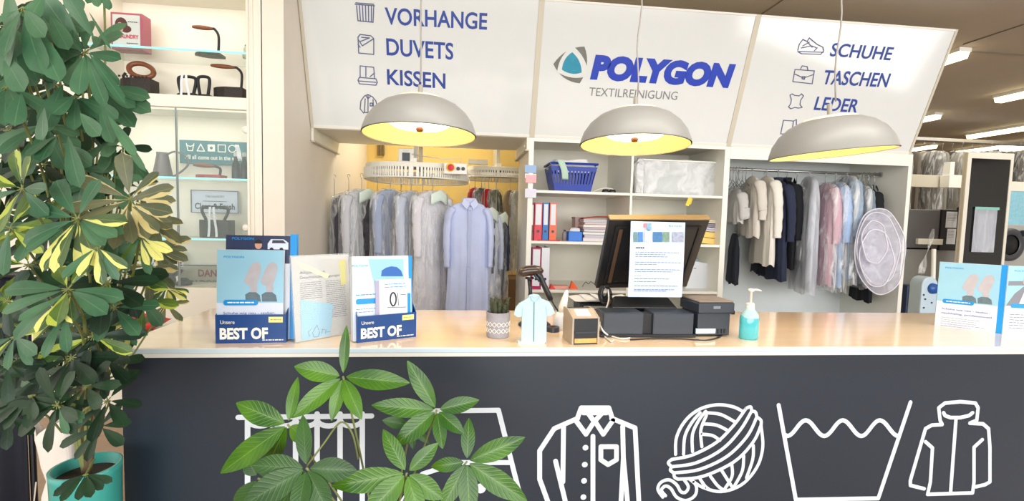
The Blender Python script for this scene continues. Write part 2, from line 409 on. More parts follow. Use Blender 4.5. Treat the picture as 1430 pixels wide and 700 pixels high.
icon(s, pl, [[(503, 107), (503, 92), (522, 94), (523, 109)], [(511, 93), (511, 107)], [(502, 108), (500, 112), (502, 117), (525, 119), (527, 115), (525, 110), (502, 108)], [(501, 113), (525, 115)], [(517, 107), (523, 102)]])
icon(s, pl, [[(509, 134), (504, 141), (503, 152), (508, 158)], [(509, 134), (514, 132), (520, 135), (525, 141), (527, 150), (524, 158)], [(514, 133), (514, 156)], [(510, 138), (509, 157), (522, 158), (521, 139)], [(511, 134), (514, 138), (518, 134)], [(517, 144), (520, 144), (520, 148), (517, 148), (517, 144)]])
s, pl = SG[1]
pl.pxtext('lettering', 'POLYGON', M_blueL, s, (824, 108), (1021, 120.5), (826, 79), h=.002, bold=.07, shear=.12)
pl.pxtext('lettering', 'TEXTILREINIGUNG', M_greyT, s, (822, 133.5), (945, 139.5), (823, 122), h=.002)
def c1(pts): return [(730 + x / 3.042, y / 3.042) for x, y in pts]
def bulge(tri, k, n=8):
    out = []
    cx = sum(p[0] for p in tri) / 3; cy = sum(p[1] for p in tri) / 3
    for i in range(3):
        a, b = tri[i], tri[(i + 1) % 3]
        for j in range(n):
            t = j / n; x = a[0] + (b[0] - a[0]) * t; y = a[1] + (b[1] - a[1]) * t
            mx, my = (a[0] + b[0]) / 2 - cx, (a[1] + b[1]) / 2 - cy; l = math.hypot(mx, my); q = 4 * t * (1 - t) * k
            out.append((x + mx / l * q, y + my / l * q))
    return out
lg = pl.pxpoly('emblem', M_greyL, s, c1(bulge([(262, 198), (130, 272), (242, 354)], 20)), .002)
pl.pxpoly('inner_ring', M_sign, lg, c1(bulge([(214, 196), (146, 306), (278, 322)], 16)), .003)
pl.pxpoly('inner_triangle', M_teal, lg, c1(bulge([(210, 222), (166, 296), (250, 308)], 11)), .004)
s, pl = SG[2]; T = dict(h=.002, bold=.018)
pl.pxtext('lettering', 'SCHUHE', M_blueT, s, (1158, 78), (1243, 84), (1158, 60), **T)
pl.pxtext('lettering', 'TASCHEN', M_blueT, s, (1147, 117), (1238, 121.5), (1147, 98), **T)
pl.pxtext('lettering', 'LEDER', M_blueT, s, (1136, 153), (1196, 157), (1136, 135), **T)
icon(s, pl, [[(1114, 70), (1116, 62), (1121, 55), (1127, 58), (1130, 53), (1141, 62), (1149, 66), (1150, 71), (1146, 76), (1119, 75), (1114, 72), (1150, 73)], [(1121, 64), (1130, 59)], [(1119, 67), (1133, 64), (1141, 67), (1137, 71)], [(1127, 58), (1134, 66)]])
icon(s, pl, [[(1110, 97), (1107, 114), (1134, 117), (1137, 99), (1110, 97)], [(1109, 103), (1122, 109), (1136, 104)], [(1118, 96), (1120, 92), (1127, 93), (1128, 98)], [(1120, 107), (1124, 107), (1123, 111), (1120, 110), (1120, 107)]])
icon(s, pl, [[(1106, 131), (1109, 133), (1116, 134), (1119, 131), (1122, 134), (1118, 140), (1117, 146), (1120, 150), (1115, 151), (1110, 150), (1104, 152), (1101, 149), (1104, 145), (1105, 139), (1103, 133), (1106, 131)]])
icon(s, pl, [[(1094, 168), (1090, 187), (1104, 187)], [(1094, 168), (1108, 169), (1112, 167), (1112, 178)], [(1108, 169), (1106, 182)]])

# ------------------------------------------------------------------ pendant lamps
def make_lamp():
    t = thing('pendant_lamp', 'x', 'lamp')
    R_ = .215
    prof = [(R_, 0), (R_ * .985, .016), (R_ * .93, .048), (R_ * .82, .082), (R_ * .66, .111), (R_ * .5, .127), (R_ * .42, .131)]
    MB().lathe(prof + [(r - .004, z - .003) for r, z in prof[::-1]], (0, 0, 0), 64).build('shade', M_lampo, t, smooth=True, local=True)
    MB().lathe([(r - .0055, z - .003 if z > 0 else .001) for r, z in prof] + [(.01, .128)], (0, 0, 0), 64).build('shade_lining', M_warm, t, smooth=True, local=True)
    MB().lathe([(R_ * .44, .130), (R_ * .40, .138), (R_ * .2, .144), (.0, .145)], (0, 0, 0), 40).build('cap', M_lampt, t, smooth=True, local=True)
    MB().lathe([(.0, .03), (.1, .034), (.112, .042), (.1, .054), (.05, .062), (0, .064)], (0, 0, 0), 40).build('diffuser', M_bulb, t, smooth=True, local=True)
    MB().lathe([(0, .012), (.012, .014), (.016, .024), (.012, .03), (0, .03)], (0, 0, 0), 16).build('knob', M_hand, t, smooth=True, local=True)
    MB().tube([(0, 0, .14), (0, 0, .19)], .009, 12).build('cable_gland', mat('gland_grey', (150, 145, 135), .4), t, local=True)
    return t
LAMPS = [(at(586, 189, 1.9), 'leftmost of the three white dome pendant lamps, above the brochure holders', -.05, 0),
         (at(886, 203, 1.88), 'middle white dome pendant lamp, below the POLYGON logo', -.05, .02),
         (at(1160, 215, 1.76), 'rightmost white dome pendant lamp, in front of the SCHUHE sign', -.06, -.08)]
lamp0 = make_lamp()
for i, (p, lb, rx, ry) in enumerate(LAMPS):
    o = lamp0 if i == 0 else copy_tree(lamp0)
    o.location = p; o.rotation_euler = (rx, ry, .3 * i); o['label'] = lb; o['group'] = 'white dome pendant lamps over the counter'
for i, (p, lb, rx, ry) in enumerate(LAMPS):
    par = [o for o in D.objects if o.get('label') == lb][0]
    top = p + V((0, 0, .2)); hi = V((p.x, p.y, 3.3))
    pts = [top.lerp(hi, k / 24) + V((.006 * math.sin(k * 1.1 + i) * (1 if i else .3), 0, 0)) for k in range(25)]
    c = MB().tube(pts, .0032, 6).build('cable', mat('lamp_cable', (150, 145, 138), .5), par, smooth=True)
    MB().lathe([(0, 0), (.045, 0), (.045, -.02), (0, -.025)], hi, 20).build('ceiling_rose', M_white, par)
    ld = D.lights.new('lamp_light', 'POINT'); ld.energy = 1.6; ld.color = (1, .85, .6); ld.shadow_soft_size = .04
    lo = D.objects.new('lamp_light', ld); COL.objects.link(lo); lo.parent = par; lo.location = (0, 0, .1)
#@@COUNTER
# ------------------------------------------------------------------ counter
ZC = 1.05; YC = 1.536; YCB = 2.165; XL = -1.05; XR = 3.6
yF = 1.562
XP = at(169, 505, yF).x
cn = thing('reception_counter', 'long charcoal reception counter with white line drawings of laundry symbols', 'counter', (1.2, 1.85, 0))
MB().bx(XP, XR - .03, yF, yF + .02, 0, ZC - .032).build('front_panel', M_char, cn)
MB().bx(XP, XP + .02, yF + .02, YCB - .04, 0, ZC - .032).build('side_panel', M_char, cn)
MB().bx(XR - .05, XR - .03, yF + .02, YCB - .04, 0, ZC - .032).build('side_panel', M_char, cn)
MB().bx(XP + .02, XR - .05, yF + .02, YCB - .04, .45, .47).build('inner_shelf', M_white, cn)
wt = thing('worktop', 'pale birch worktop with white front edge on the charcoal counter', 'worktop', (1.2, 1.85, ZC - .03))
MB().bx(XL, XR, YC, YCB, ZC - .014, ZC).build('top_surface', M_top, wt, bevel=.003)
MB().bx(XL, XR, YC - .002, YC + .016, ZC - .017, ZC - .0005).build('edge_strip', M_edge, wt, bevel=.003)
MB().bx(XP - .012, XR - .01, YC + .006, YCB - .01, ZC - .031, ZC - .0145).build('lower_edge_board', M_white, wt, bevel=.002)
CPn = Plane((XP, yF, 0), (1, 0, 0), (0, 0, 1))
SW = .0165
def draw(name, lines, w=SW, h=.0005): return CPn.pxstrokes(name, M_draw, cn, lines, w, h=h, d=.0012)
def arc(cx, cy, rx, ry, a0, a1, n=16, rot=0):
    out = []
    for k in range(n + 1):
        a = math.radians(a0 + (a1 - a0) * k / n); x, y = rx * math.cos(a), ry * math.sin(a); r = math.radians(rot)
        out.append((cx + x * math.cos(r) - y * math.sin(r), cy + x * math.sin(r) + y * math.cos(r)))
    return out
# curtain
draw('curtain_drawing', [[(333, 583), (519, 581)]] +
     [[(x, 578), (x, 720)] for x in (346, 443, 475, 506)] + [[(413, 600), (413, 720)], [(380, 600), (380, 720)]] +
     [arc((a + b) / 2, 586, (b - a) / 2, 9, 180, 0, 8) for a, b in ((346, 380), (380, 413), (413, 443), (443, 475), (475, 506))])
# flat iron
draw('iron_drawing', [[(590, 574), (696, 573), (732, 715)], [(640, 646), (712, 646)], [(640, 646), (590, 662), (548, 720)]])
for x, y in ((645, 684), (671, 682)): draw('dot_drawing', [[(x, y), (x + .5, y)]], .034)
# shirt
sx = lambda pts: [(740 + x / 2.0725, 480 + y / 2.0725) for x, y in pts]
draw('shirt_drawing', [sx(l) for l in (
    [(148, 186), (228, 186), (240, 222), (212, 262), (190, 228), (184, 228), (162, 262), (134, 224), (148, 186)],
    [(155, 200), (222, 200)], [(160, 190), (186, 226), (218, 190)],
    [(138, 216), (70, 246), (28, 310), (28, 392), (60, 480)], [(236, 216), (304, 244), (316, 480)],
    [(97, 240), (95, 400)], [(74, 340), (108, 480)], [(268, 240), (270, 330), (262, 480)], [(270, 330), (284, 480)], [(182, 268), (182, 480)],
    [(205, 298), (250, 298), (250, 336), (226, 350), (205, 336), (205, 298)])])
for x, y in ((160, 301), (158, 350), (156, 397), (154, 444)): draw('button_drawing', [sx([(x, y), (x + 1, y)])], .019)
# wool ball
C0 = (1000, 625)
def sm(pts, n=5):
    v = [V((x, y, 0)) for x, y in pts]; out = []
    for i in range(len(v) - 1):
        a, b_, c_, d_ = v[max(i - 1, 0)], v[i], v[i + 1], v[min(i + 2, len(v) - 1)]
        for k in range(n):
            q = k / n; out.append(.5 * ((2 * b_) + (c_ - a) * q + (2 * a - 5 * b_ + 4 * c_ - d_) * q ** 2 + (3 * b_ - a - 3 * c_ + d_) * q ** 3))
    return [(p.x, p.y) for p in out] + [pts[-1]]
WB = [[(410, 335), (470, 322), (540, 285), (590, 235), (625, 187)], [(410, 356), (480, 345), (555, 306), (608, 250), (641, 195)], [(416, 374), (490, 364), (570, 326), (628, 268), (656, 212)], [(428, 392), (500, 384), (590, 342), (645, 285), (668, 236)],
      [(410, 335), (400, 345), (410, 356)], [(410, 356), (406, 366), (416, 374)], [(416, 374), (418, 386), (428, 392)], [(625, 187), (638, 183), (641, 195)], [(641, 195), (652, 198), (656, 212)], [(656, 212), (668, 222), (668, 236)],
      [(421, 320), (424, 270), (450, 222), (490, 190), (540, 177), (585, 182), (612, 194)], [(444, 320), (448, 268), (468, 228), (492, 200)], [(470, 312), (470, 262), (488, 222), (508, 196)], [(497, 298), (494, 250), (510, 208)],
      [(512, 200), (552, 205), (592, 226)], [(503, 232), (540, 236), (573, 252)], [(498, 262), (528, 266), (549, 280)],
      [(668, 236), (673, 300), (656, 358), (612, 408), (552, 428), (496, 414), (462, 390)], [(492, 392), (506, 412), (516, 420)], [(522, 384), (542, 410), (560, 424)], [(555, 368), (572, 395), (584, 414)], [(584, 352), (584, 385), (562, 422)], [(618, 325), (614, 368), (590, 414)], [(646, 295), (644, 335), (626, 388)],
      [(462, 392), (480, 410), (478, 438), (452, 454), (424, 444), (408, 420), (392, 412), (380, 424), (392, 440)], [(446, 394), (458, 414), (450, 430), (436, 428), (424, 408), (402, 394), (378, 402), (370, 422), (384, 444)]]
draw('wool_ball_drawing', [sm(sx(l)) for l in WB], .0112)
# wash tub
wave = [(1097, 608)]
for k in range(49):
    t = k / 48; x = 1099 + t * 155; wave.append((x, 598 - 11 * math.cos(t * 3 * 2 * PI + PI) * (1) - 4 * 0))
draw('wash_tub_drawing', [[(1087, 566), (1111, 698), (1226, 696), (1271, 562)], wave], .015)
# jacket
jx = lambda pts: [(740 + x / 2.0725, 480 + y / 2.0725) for x, y in pts]
draw('jacket_drawing', [jx(l) for l in (
    [(1186, 222), (1182, 186), (1200, 172), (1245, 168), (1288, 172), (1296, 186), (1292, 222)],
    [(1200, 208), (1216, 214), (1245, 214), (1270, 208), (1280, 200)], [(1200, 208), (1196, 200)], [(1232, 216), (1216, 432)],
    [(1192, 234), (1162, 236), (1144, 246), (1128, 300), (1100, 396), (1100, 410), (1140, 420)],
    [(1272, 230), (1310, 232), (1326, 246), (1330, 300), (1330, 400), (1316, 408), (1290, 414)],
    [(1144, 284), (1164, 302), (1158, 400), (1150, 436), (1280, 432), (1284, 400), (1284, 300), (1308, 278)],
    [(1186, 222), (1192, 234)], [(1292, 222), (1272, 230)])], .0135)
#@@ITEMS
exec_items = True
# ------------------------------------------------------------------ things on the counter
def onz(px, py, z=ZC): return atz(px, py, z)
def slab(pl, u0, u1, v0, v1, h0, h1):
    return MB().hexa([pl.P(u0, v0, h0), pl.P(u1, v0, h0), pl.P(u1, v1, h0), pl.P(u0, v1, h0), pl.P(u0, v0, h1), pl.P(u1, v0, h1), pl.P(u1, v1, h1), pl.P(u0, v1, h1)])
def lines(pl, par, name, m, rows, w=.0016, h=.0012):
    """rows of printed dashes standing for small print: (u0, u1, v)"""
    b = MB()
    for u0, u1, v in rows:
        u = u0
        while u < u1 - .002:
            l = random.uniform(.006, .018) * min(1, (u1 - u0) * 12)
            e = min(u + l, u1); b.face([pl.P(u, v - w / 2, h), pl.P(e, v - w / 2, h), pl.P(e, v + w / 2, h), pl.P(u, v + w / 2, h)]); u = e + .0022
    return b.build(name, m, par)
def tilted(pl, deg, u=0, v=0, h=0):
    a = math.radians(deg); return Plane(pl.P(u, v, h), pl.ex, pl.ey * math.cos(a) - pl.n * math.sin(a))
def sneakers(pl, par, W, Hh, u0, v0, s=1.0):
    """the printed picture of two feet in pale sneakers sticking up out of jeans"""
    for k, du in enumerate((0, .052)):
        up_ = [(.0, .0), (.016, -.004), (.022, .012), (.020, .03), (.028, .055), (.034, .085), (.030, .102), (.018, .108), (.004, .1), (-.006, .08), (-.016, .055), (-.020, .038), (-.012, .03), (-.002, .026)]
        pl.poly('shoe_picture', M_shoe, par, [(u0 + (du + x) * s, v0 + (.028 + y) * s) for x, y in up_], .0012)
        jn = [(-.014, -.026), (.034, -.026), (.030, -.004), (.018, .006), (-.004, .006), (-.016, -.002)]
        pl.poly('jeans_picture', M_jean, par, [(u0 + (du + x) * s, v0 + (.026 + y) * s) for x, y in jn], .0014)
def sneaker_brochure(name, label, group, pl, w, h, th, spine=True, heading=('Schuhe wie neu - sauber,',), rows=6, pic=.57):
    b = thing(name, label, 'brochure', pl.P(w / 2, 0, -th / 2), 0, group)
    slab(pl, 0, w, 0, h, -th, 0).build('pages', M_paper, b)
    pl.rect('cover', M_pale, b, 0, w, 0, h, .0005)
    vp = h * (1 - pic)
    pl.rect('cover_picture', M_sky, b, 0, w, vp, h, .0009)
    sneakers(pl, b, w, h, w * .5, vp + .004, w / .21 * 1.0)
    pl.text('lettering', 'POLYGON', M_cyan, b, w * .1, h - .026, w * .3, .006, h=.0012, bold=.02)
    pl.rect('blue_banner', M_cyan, b, w * .1, w * .62, vp - .008, vp + .010, .0016, r=.008)
    lines(pl, b, 'banner_print', M_white, [(w * .16, w * .56, vp + .001)], .004, .002)
    for k, t in enumerate(heading):
        pl.text('lettering', t, M_blueT, b, w * .1, vp - .036 - .018 * k, w * (.78 if k == 0 else .82), .0075, h=.0012)
    if rows: lines(pl, b, 'small_print', M_line, [(w * .1, w * random.uniform(.6, .88), vp - .07 - .009 * k) for k in range(rows)])
    if spine: slab(pl, w, w + .018, 0, h + .002, -th - .004, -.002).build('blue_spine', M_cyan, b)
    return b

# --- left brochure holder
def holder(name, label, pl, w, h, dep, backh):
    t = thing(name, label, 'brochure holder', pl.P(w / 2, 0, -dep / 2), 0, 'navy cardboard brochure holders')
    slab(pl, 0, w, 0, h, -.002, 0).build('front_panel', M_navy, t)
    slab(pl, .002, w - .002, 0, .002, -dep, -.002).build('bottom_panel', M_navy, t)
    slab(pl, 0, w, 0, backh, -dep - .002, -dep).build('back_panel', M_navy, t)
    for u in (0, w - .002):
        MB().prism([pl.P(u, 0, -.002), pl.P(u, h, -.002), pl.P(u, backh, -dep), pl.P(u, 0, -dep)], pl.ex * .002).build('side_panel', M_navy, t)
    pl.text('lettering', 'BEST OF', M_white, t, w * .06, h * .16, w * .68, h * .36, h=.0006, bold=.04)
    pl.text('lettering', 'Unsere', M_white, t, w * .07, h * .68, w * .2, h * .13, h=.0006)
    lines(pl, t, 'small_print', M_white, [(w * .66, w * .96, h * .1)], .003, .0006)
    pl.rect('sticker', M_yelS, t, w * .75, w * .955, h * .72, h * .92, .0006)
    lines(pl, t, 'sticker_print', M_line, [(w * .78, w * .93, h * .82)], .003, .0009)
    return t
A = onz(301, 480); B = onz(399.5, 478.5)
p1_ = Plane(A, B - A, (0, 0, 1)); W1 = (B - A).length; H1 = p1_.hit(301, 440)[1]
holder('brochure_holder', 'navy BEST OF brochure holder at the left end of the worktop', p1_, W1, H1, .055, .12)
q = tilted(p1_, 3, .001, .003, -.004); hh = q.hit(340, 349)[1]
sneaker_brochure('brochure', 'sneaker brochure in front of the left BEST OF holder', 'brochures in the holders', q, W1 - .012, hh, .014, spine=False, rows=0, pic=.575)
q = tilted(p1_, 3, .018, .004, -.026); hh = q.hit(360, 329)[1]; w_ = W1 - .015
b = thing('brochure', 'taller brochure with a man and a van behind the sneaker brochure', 'brochure', q.P(.1, 0, -.01), 0, 'brochures in the holders')
slab(q, 0, w_, 0, hh, -.02, 0).build('pages', M_paper, b)
q.rect('cover_picture', mat('print_night', (40, 50, 84), .35), b, 0, w_, hh - .09, hh, .0006)
q.text('lettering', 'POLYGON', M_cyan, b, .018, hh - .014, .065, .007, h=.001, bold=.02)
M_skin = mat('print_skin', (196, 150, 128), .5)
fu, fv = q.hit(361, 342)
q.poly('face_picture', M_skin, b, [(fu + .011 * math.cos(a * PI / 8), fv + .014 * math.sin(a * PI / 8)) for a in range(16)], .001)
q.poly('hair_picture', M_black, b, [(fu + .012 * math.cos(a * PI / 8), fv + .004 + .013 * math.sin(a * PI / 8)) for a in range(9)], .0013)
q.poly('jacket_picture', mat('print_jacket', (70, 76, 96), .5), b, [(fu - .03, hh - .07), (fu + .03, hh - .07), (fu + .02, fv - .014), (fu - .02, fv - .014)], .0009)
vu = fu + .028
q.poly('van_picture', M_pale, b, [(vu, fv - .014), (w_ - .006, fv - .014), (w_ - .006, fv + .008), (w_ - .02, fv + .019), (vu + .01, fv + .019), (vu, fv + .004)], .0011)
q.poly('van_window_picture', M_dgrey, b, [(vu + .013, fv + .006), (w_ - .012, fv + .006), (w_ - .022, fv + .016), (vu + .015, fv + .016)], .0014)
for du in (.012, .042): q.poly('wheel_picture', M_black, b, [(vu + du + .006 * math.cos(a * PI / 6), fv - .014 + .006 * math.sin(a * PI / 6)) for a in range(12)], .0014)
slab(q, w_, w_ + .02, 0, hh + .006, -.02, .001).build('blue_spine', M_cyan, b)

# --- acrylic flyer stand
A = onz(421, 478.5); B = onz(492, 466)
pf = Plane(A, B - A, (0, 0, 1)); pf = tilted(pf, 7); Wf = pf.hit(486, 400)[0]; Hf = pf.hit(450, 357)[1]
t = thing('flyer_stand', 'clear leaning flyer stand with a notice and a light blue note', 'flyer stand', pf.P(Wf / 2, 0, -.03))
slab(pf, -.022, Wf + .01, .0, Hf + .004, .0035, .0055).build('front_sheet', M_acry, t)
slab(pf, -.022, Wf + .01, .0, Hf + .004, -.004, -.002).build('back_sheet', M_acry, t)
_b = [pf.P(u, 0, -.003) for u in (-.022, Wf + .01)]
MB().hexa([V((_b[0].x, _b[0].y, ZC)), V((_b[1].x, _b[1].y, ZC)), V((_b[1].x + .01, _b[1].y + .07, ZC)), V((_b[0].x + .01, _b[0].y + .07, ZC))] +
          [V((_b[0].x, _b[0].y, ZC + .003)), V((_b[1].x, _b[1].y, ZC + .003)), V((_b[1].x + .01, _b[1].y + .07, ZC + .003)), V((_b[0].x + .01, _b[0].y + .07, ZC + .003))]).build('foot', M_acry, t)
nt_ = thing('notice', 'notice headed Allgemeine Geschäftsbedingungen in the clear flyer stand', 'notice', pf.P(Wf / 2, .003, 0))
slab(pf, -.018, Wf + .006, .003, Hf, -.0015, 0).build('sheet', mat('paper_grey', (204, 200, 198), .5), nt_)
u0, v0 = pf.hit(418, 383)
pf.text('lettering', 'Allgemeine', M_line2, nt_, u0, v0, Wf * .5, .008, h=.0006, bold=.01)
pf.text('lettering', 'Geschäftsbedingungen', M_line2, nt_, u0, v0 - .016, Wf * .82, .008, h=.0006, bold=.01)
lines(pf, nt_, 'small_print', M_line, [(u0, u0 + Wf * .42, v0 - .03 - .0065 * k) for k in range(9)] + [(u0 + Wf * .5, u0 + Wf * .9, v0 - .03 - .0065 * k) for k in range(20)], .0022, .0006)
pf.pxpoly('highlight_stripe', mat('note_cream', (248, 240, 190), .5), nt_, [(416, 365), (460, 384), (456, 389), (418, 373)], .001)
pf.pxpoly('yellow_tab', mat('note_olive', (222, 214, 110), .5), nt_, [(473, 364), (482, 362), (483, 396), (476, 399)], .001)
nb = thing('note', 'light blue slanted note with small drawing in the clear flyer stand', 'note', pf.P(.05, .003, .002))
MB().prism([pf.hp(*c, .0008) for c in ((419, 419), (465, 425), (461, 468), (421, 476))], pf.n * .001).build('sheet', mat('note_blue', (150, 204, 232), .5), nb)
pf.pxstrokes('drop_drawing', M_line2, nb, [[(432, 470), (430, 464), (436, 458)], [(438, 471), (436, 465), (442, 454), (446, 464), (444, 470), (438, 471)], [(449, 466), (450, 460), (455, 461), (454, 466)], [(456, 464), (461, 463)]], .0012, h=.002, d=.0003)
# small card box between holder and flyer stand
A = onz(404, 466); B = onz(417, 465); pc = Plane(A + V((0, .1, 0)), (1, 0, 0), (0, 0, 1))
t = thing('card_box', 'small white card box with a navy base beside the left holder', 'box', pc.P(.02, 0, -.02))
slab(pc, -.01, .05, 0, .008, -.04, 0).build('base', M_navy, t); slab(pc, -.007, .047, .008, .034, -.036, -.003).build('cards', M_paper, t)
pc.poly('dot_print', M_blueT, t, [(.022 + .006 * math.cos(a * PI / 5), .02 + .006 * math.sin(a * PI / 5)) for a in range(10)], -.002)

# --- right brochure holder
A = onz(498.6, 479.5); B = onz(581, 470.5)
p2_ = Plane(A, B - A, (0, 0, 1)); W2 = (B - A).length; H2 = p2_.hit(520, 441)[1]
holder('brochure_holder', 'navy BEST OF brochure holder to the right of the flyer stand', p2_, W2, H2, .06, .13)
q = tilted(p2_, 5, .001, .003, -.012); hh = q.hit(520, 358)[1]; w_ = W2 - .02
b = thing('brochure', 'pale brochure with a blue bag picture in the right BEST OF holder', 'brochure', q.P(.1, 0, -.01), 0, 'brochures in the holders')
slab(q, -.01, w_, 0, hh, -.03, 0).build('pages', M_paper, b)
q.rect('cover', mat('print_lilac', (206, 220, 240), .35), b, -.008, w_ - .002, 0, hh - .004, .0005)
q.pxpoly('sky_picture', M_sky, b, [(514, 362), (563, 362), (565, 408), (526, 408), (519, 384)], .0008)
q.pxpoly('bag_picture', mat('print_bag_blue', (30, 92, 170), .4), b, [(532, 386), (533, 378), (539, 374), (546, 372), (554, 373), (560, 378), (563, 386)], .0011)
q.text('lettering', 'POLYGON', M_cyan, b, *q.hit(492, 373), .05, .006, h=.001, bold=.02)
u, v = q.hit(497, 424); q.rect('blue_banner', M_cyan, b, u, u + .08, v - .004, v + .014, .001, r=.006)
lines(q, b, 'small_print', M_cyan, [(u, u + .07, v + .027)], .003); lines(q, b, 'small_print', M_line, [(u, u + .07, v - .02), (u, u + .06, v - .03)], .002)
slab(q, w_, w_ + .012, 0, hh, -.03, .001).build('blue_spine', M_cyan, b)
q2 = tilted(p2_, 4, .0, .0, -.005); u0, v0 = q2.hit(525, 437); u1, v1 = q2.hit(574, 389)
b = thing('booklet', 'small white booklet with a black ring picture in the right holder', 'booklet', q2.P(u0, .004, 0), 0, 'brochures in the holders')
slab(q2, u0, u1, .004, v1, -.003, 0).build('pages', M_paper, b)
slab(q2, u0, u0 + .012, .006, v1 - .002, 0, .0007).build('binding', mat('print_mauve', (168, 160, 186), .5), b)
ru, rv = q2.hit(549, 418); b_ = [(ru + .010 * math.cos(a * PI / 12), rv + .022 * math.sin(a * PI / 12)) for a in range(25)]
q2.strokes('ring_picture', M_black, b, [b_], .005, h=.0008, d=.0003)
q2.strokes('shelf_picture', M_line2, b, [[(ru - .02, rv - .026), (ru + .045, rv - .030)], [(ru + .016, rv + .02), (ru + .018, rv - .022)], [(ru + .026, rv + .014), (ru + .045, rv + .014)]], .002, h=.0008, d=.0003)
q2.rect('blue_bar', M_cyan, b, u1 - .014, u1 - .003, .01, v1 - .05, .0012)
lines(q2, b, 'small_print', M_cyan, [(u0 + .03, u1 - .02, v1 - .016), (u0 + .03, u1 - .014, v1 - .026)], .0024)

# --- cactus pot
c = onz(695, 470); c.z = ZC; s_ = c.y / F_PX
t = thing('potted_cactus', 'small spiky cactus in a grey diamond patterned pot on the worktop', 'potted plant', c)
r0 = 17.2 * s_; h0 = 36 * s_
M_pot = mat('pot_grey', (160, 157, 164), .6, var=.12, scale=60, bump=.3, bscale=200)
pot = MB().lathe([(0, 0), (r0 * .88, 0), (r0 * .93, .003), (r0, h0), (r0 * .92, h0), (r0 * .9, h0 - .012), (0, h0 - .012)], c, 40).build('pot', M_pot, t, smooth=False)
zz = MB()
for sgn in (1, -1):
    for z0 in (.3, .55):
        pts = []
        for k in range(65):
            a = 2 * PI * k / 64; tri = abs((k / 4) % 2 - 1); z = h0 * (z0 + sgn * .18 * (tri - .5)); rr = r0 * (.93 + .07 * z / h0) + .0004
            pts.append(c + V((rr * math.cos(a), rr * math.sin(a), z)))
        zz.tube(pts, .0011, 4, cap=False)
zz.build('diamond_pattern', M_white, pot)
M_soil = mat('soil', (58, 46, 38), .9, bump=.5); MB().lathe([(0, h0 - .008), (r0 * .91, h0 - .008)], c, 24).build('soil', M_soil, t)
M_cact = mat('cactus_green', (70, 74, 50), .7, var=.3, scale=60, bump=.5, bscale=150)
for k in range(9):
    a = k * 2.4; rr = .016 * math.sqrt(k / 3); hgt = random.uniform(.045, .075) - rr * .6; base = c + V((rr * math.cos(a), rr * math.sin(a), h0 - .01))
    d = V((math.cos(a) * rr * 8, math.sin(a) * rr * 8, 1)).normalized(); b = MB()
    b.tube([base + d * hgt * j / 8 for j in range(9)], [.006 * math.sin(PI * (.12 + .8 * j / 8)) + .0015 for j in range(9)], 8)
    for j in range(34):
        z = random.uniform(.1, 1); an = random.uniform(0, 2 * PI); p = base + d * hgt * z; n_ = V((math.cos(an), math.sin(an), random.uniform(.2, 1))).normalized()
        b.tube([p + n_ * .005, p + n_ * .015], [.0009, .0003], 3)
    b.build('cactus_stem', M_cact, t)

# --- shirt shaped stand
c = onz(738, 480); ps = Plane((c.x, c.y, ZC), (1, 0, 0), (0, 0, 1))
t = thing('shirt_figure', 'pale blue shirt shaped cut-out standing on the worktop edge', 'display figure', (c.x, c.y, ZC))
g = lambda pts: [(660 + x / 4.667, 350 + y / 4.667) for x, y in pts]
out = g([(316, 600), (322, 432), (296, 436), (268, 418), (282, 372), (304, 345), (355, 318), (372, 292), (400, 284), (432, 290), (452, 316), (500, 336), (522, 368), (537, 408), (505, 428), (484, 426), (480, 600)])
M_shirt = mat('figure_pale_blue', (182, 210, 216), .5, var=.14, scale=90)
MB().prism([ps.hp(*q_) for q_ in out], V((0, .010, 0))).build('body', M_shirt, t, bevel=.001)
ps.pxstrokes('placket_line', M_dgrey, t, [g([(401, 335), (398, 602)])], .0018)
ps.pxstrokes('collar_line', mat('figure_edge', (150, 190, 196), .5), t, [g([(372, 296), (384, 322), (401, 336), (424, 322), (440, 300)]), g([(380, 300), (402, 308), (432, 298)])], .0018)
ps.pxstrokes('sleeve_seam', mat('figure_edge', (150, 190, 196), .5), t, [g([(322, 432), (326, 370)]), g([(484, 426), (480, 366)])], .0012)
slab(ps, ps.hit(*g([(312, 0)])[0])[0], ps.hit(*g([(486, 0)])[0])[0], 0, .006, -.05, .004).build('foot', M_white, t)

# --- hand scanner on its stand
YS = 1.86
t = thing('barcode_scanner', 'black hand-held barcode scanner resting nose down on a stand', 'scanner', at(745, 440, YS))
S = lambda x, y, dy=0: at(660 + x / 4.667, 350 + y / 4.667, YS + dy)
MB().tube([S(296, 150), S(320, 142), S(360, 132), S(405, 128), S(440, 130), S(458, 140)], [.014, .021, .023, .022, .019, .008], 14, flat=.9).build('head', mat('scanner_brown_black', (58, 40, 32), .3, coat=.4), t, smooth=True)
MB().tube([S(410, 130), S(440, 170), S(465, 225), S(490, 280), S(508, 318), S(516, 330)], [.018, .0155, .0135, .0145, .013, .005], 14, flat=.8).build('handle', M_black, t, smooth=True)
MB().tube([S(400, 158, -.015), S(425, 185, -.018), S(436, 205, -.014)], [.004, .005, .003], 8).build('trigger', M_dgrey, t, smooth=True)
pts = [S(514, 325), S(540, 370), S(575, 420), S(610, 465, -.05), S(625, 500, -.08)]; pts.append(V((pts[-1].x + .01, pts[-1].y, ZC + .004)))
MB().tube(pts, .003, 6).build('cord', M_black, t, smooth=True)
c = S(372, 400); c.z = ZC
t2 = thing('scanner_stand', 'black post and round base holding the barcode scanner', 'stand', c)
MB().tube([c + V((0, 0, .01)), V((c.x, c.y, S(370, 260).z)), S(366, 185)], [.0075, .0075, .006], 10).build('post', M_black, t2, smooth=True)
MB().tube([S(345, 178), S(370, 184), S(398, 178)], [.008, .010, .008], 10, flat=.6).build('cradle', M_black, t2, smooth=True)
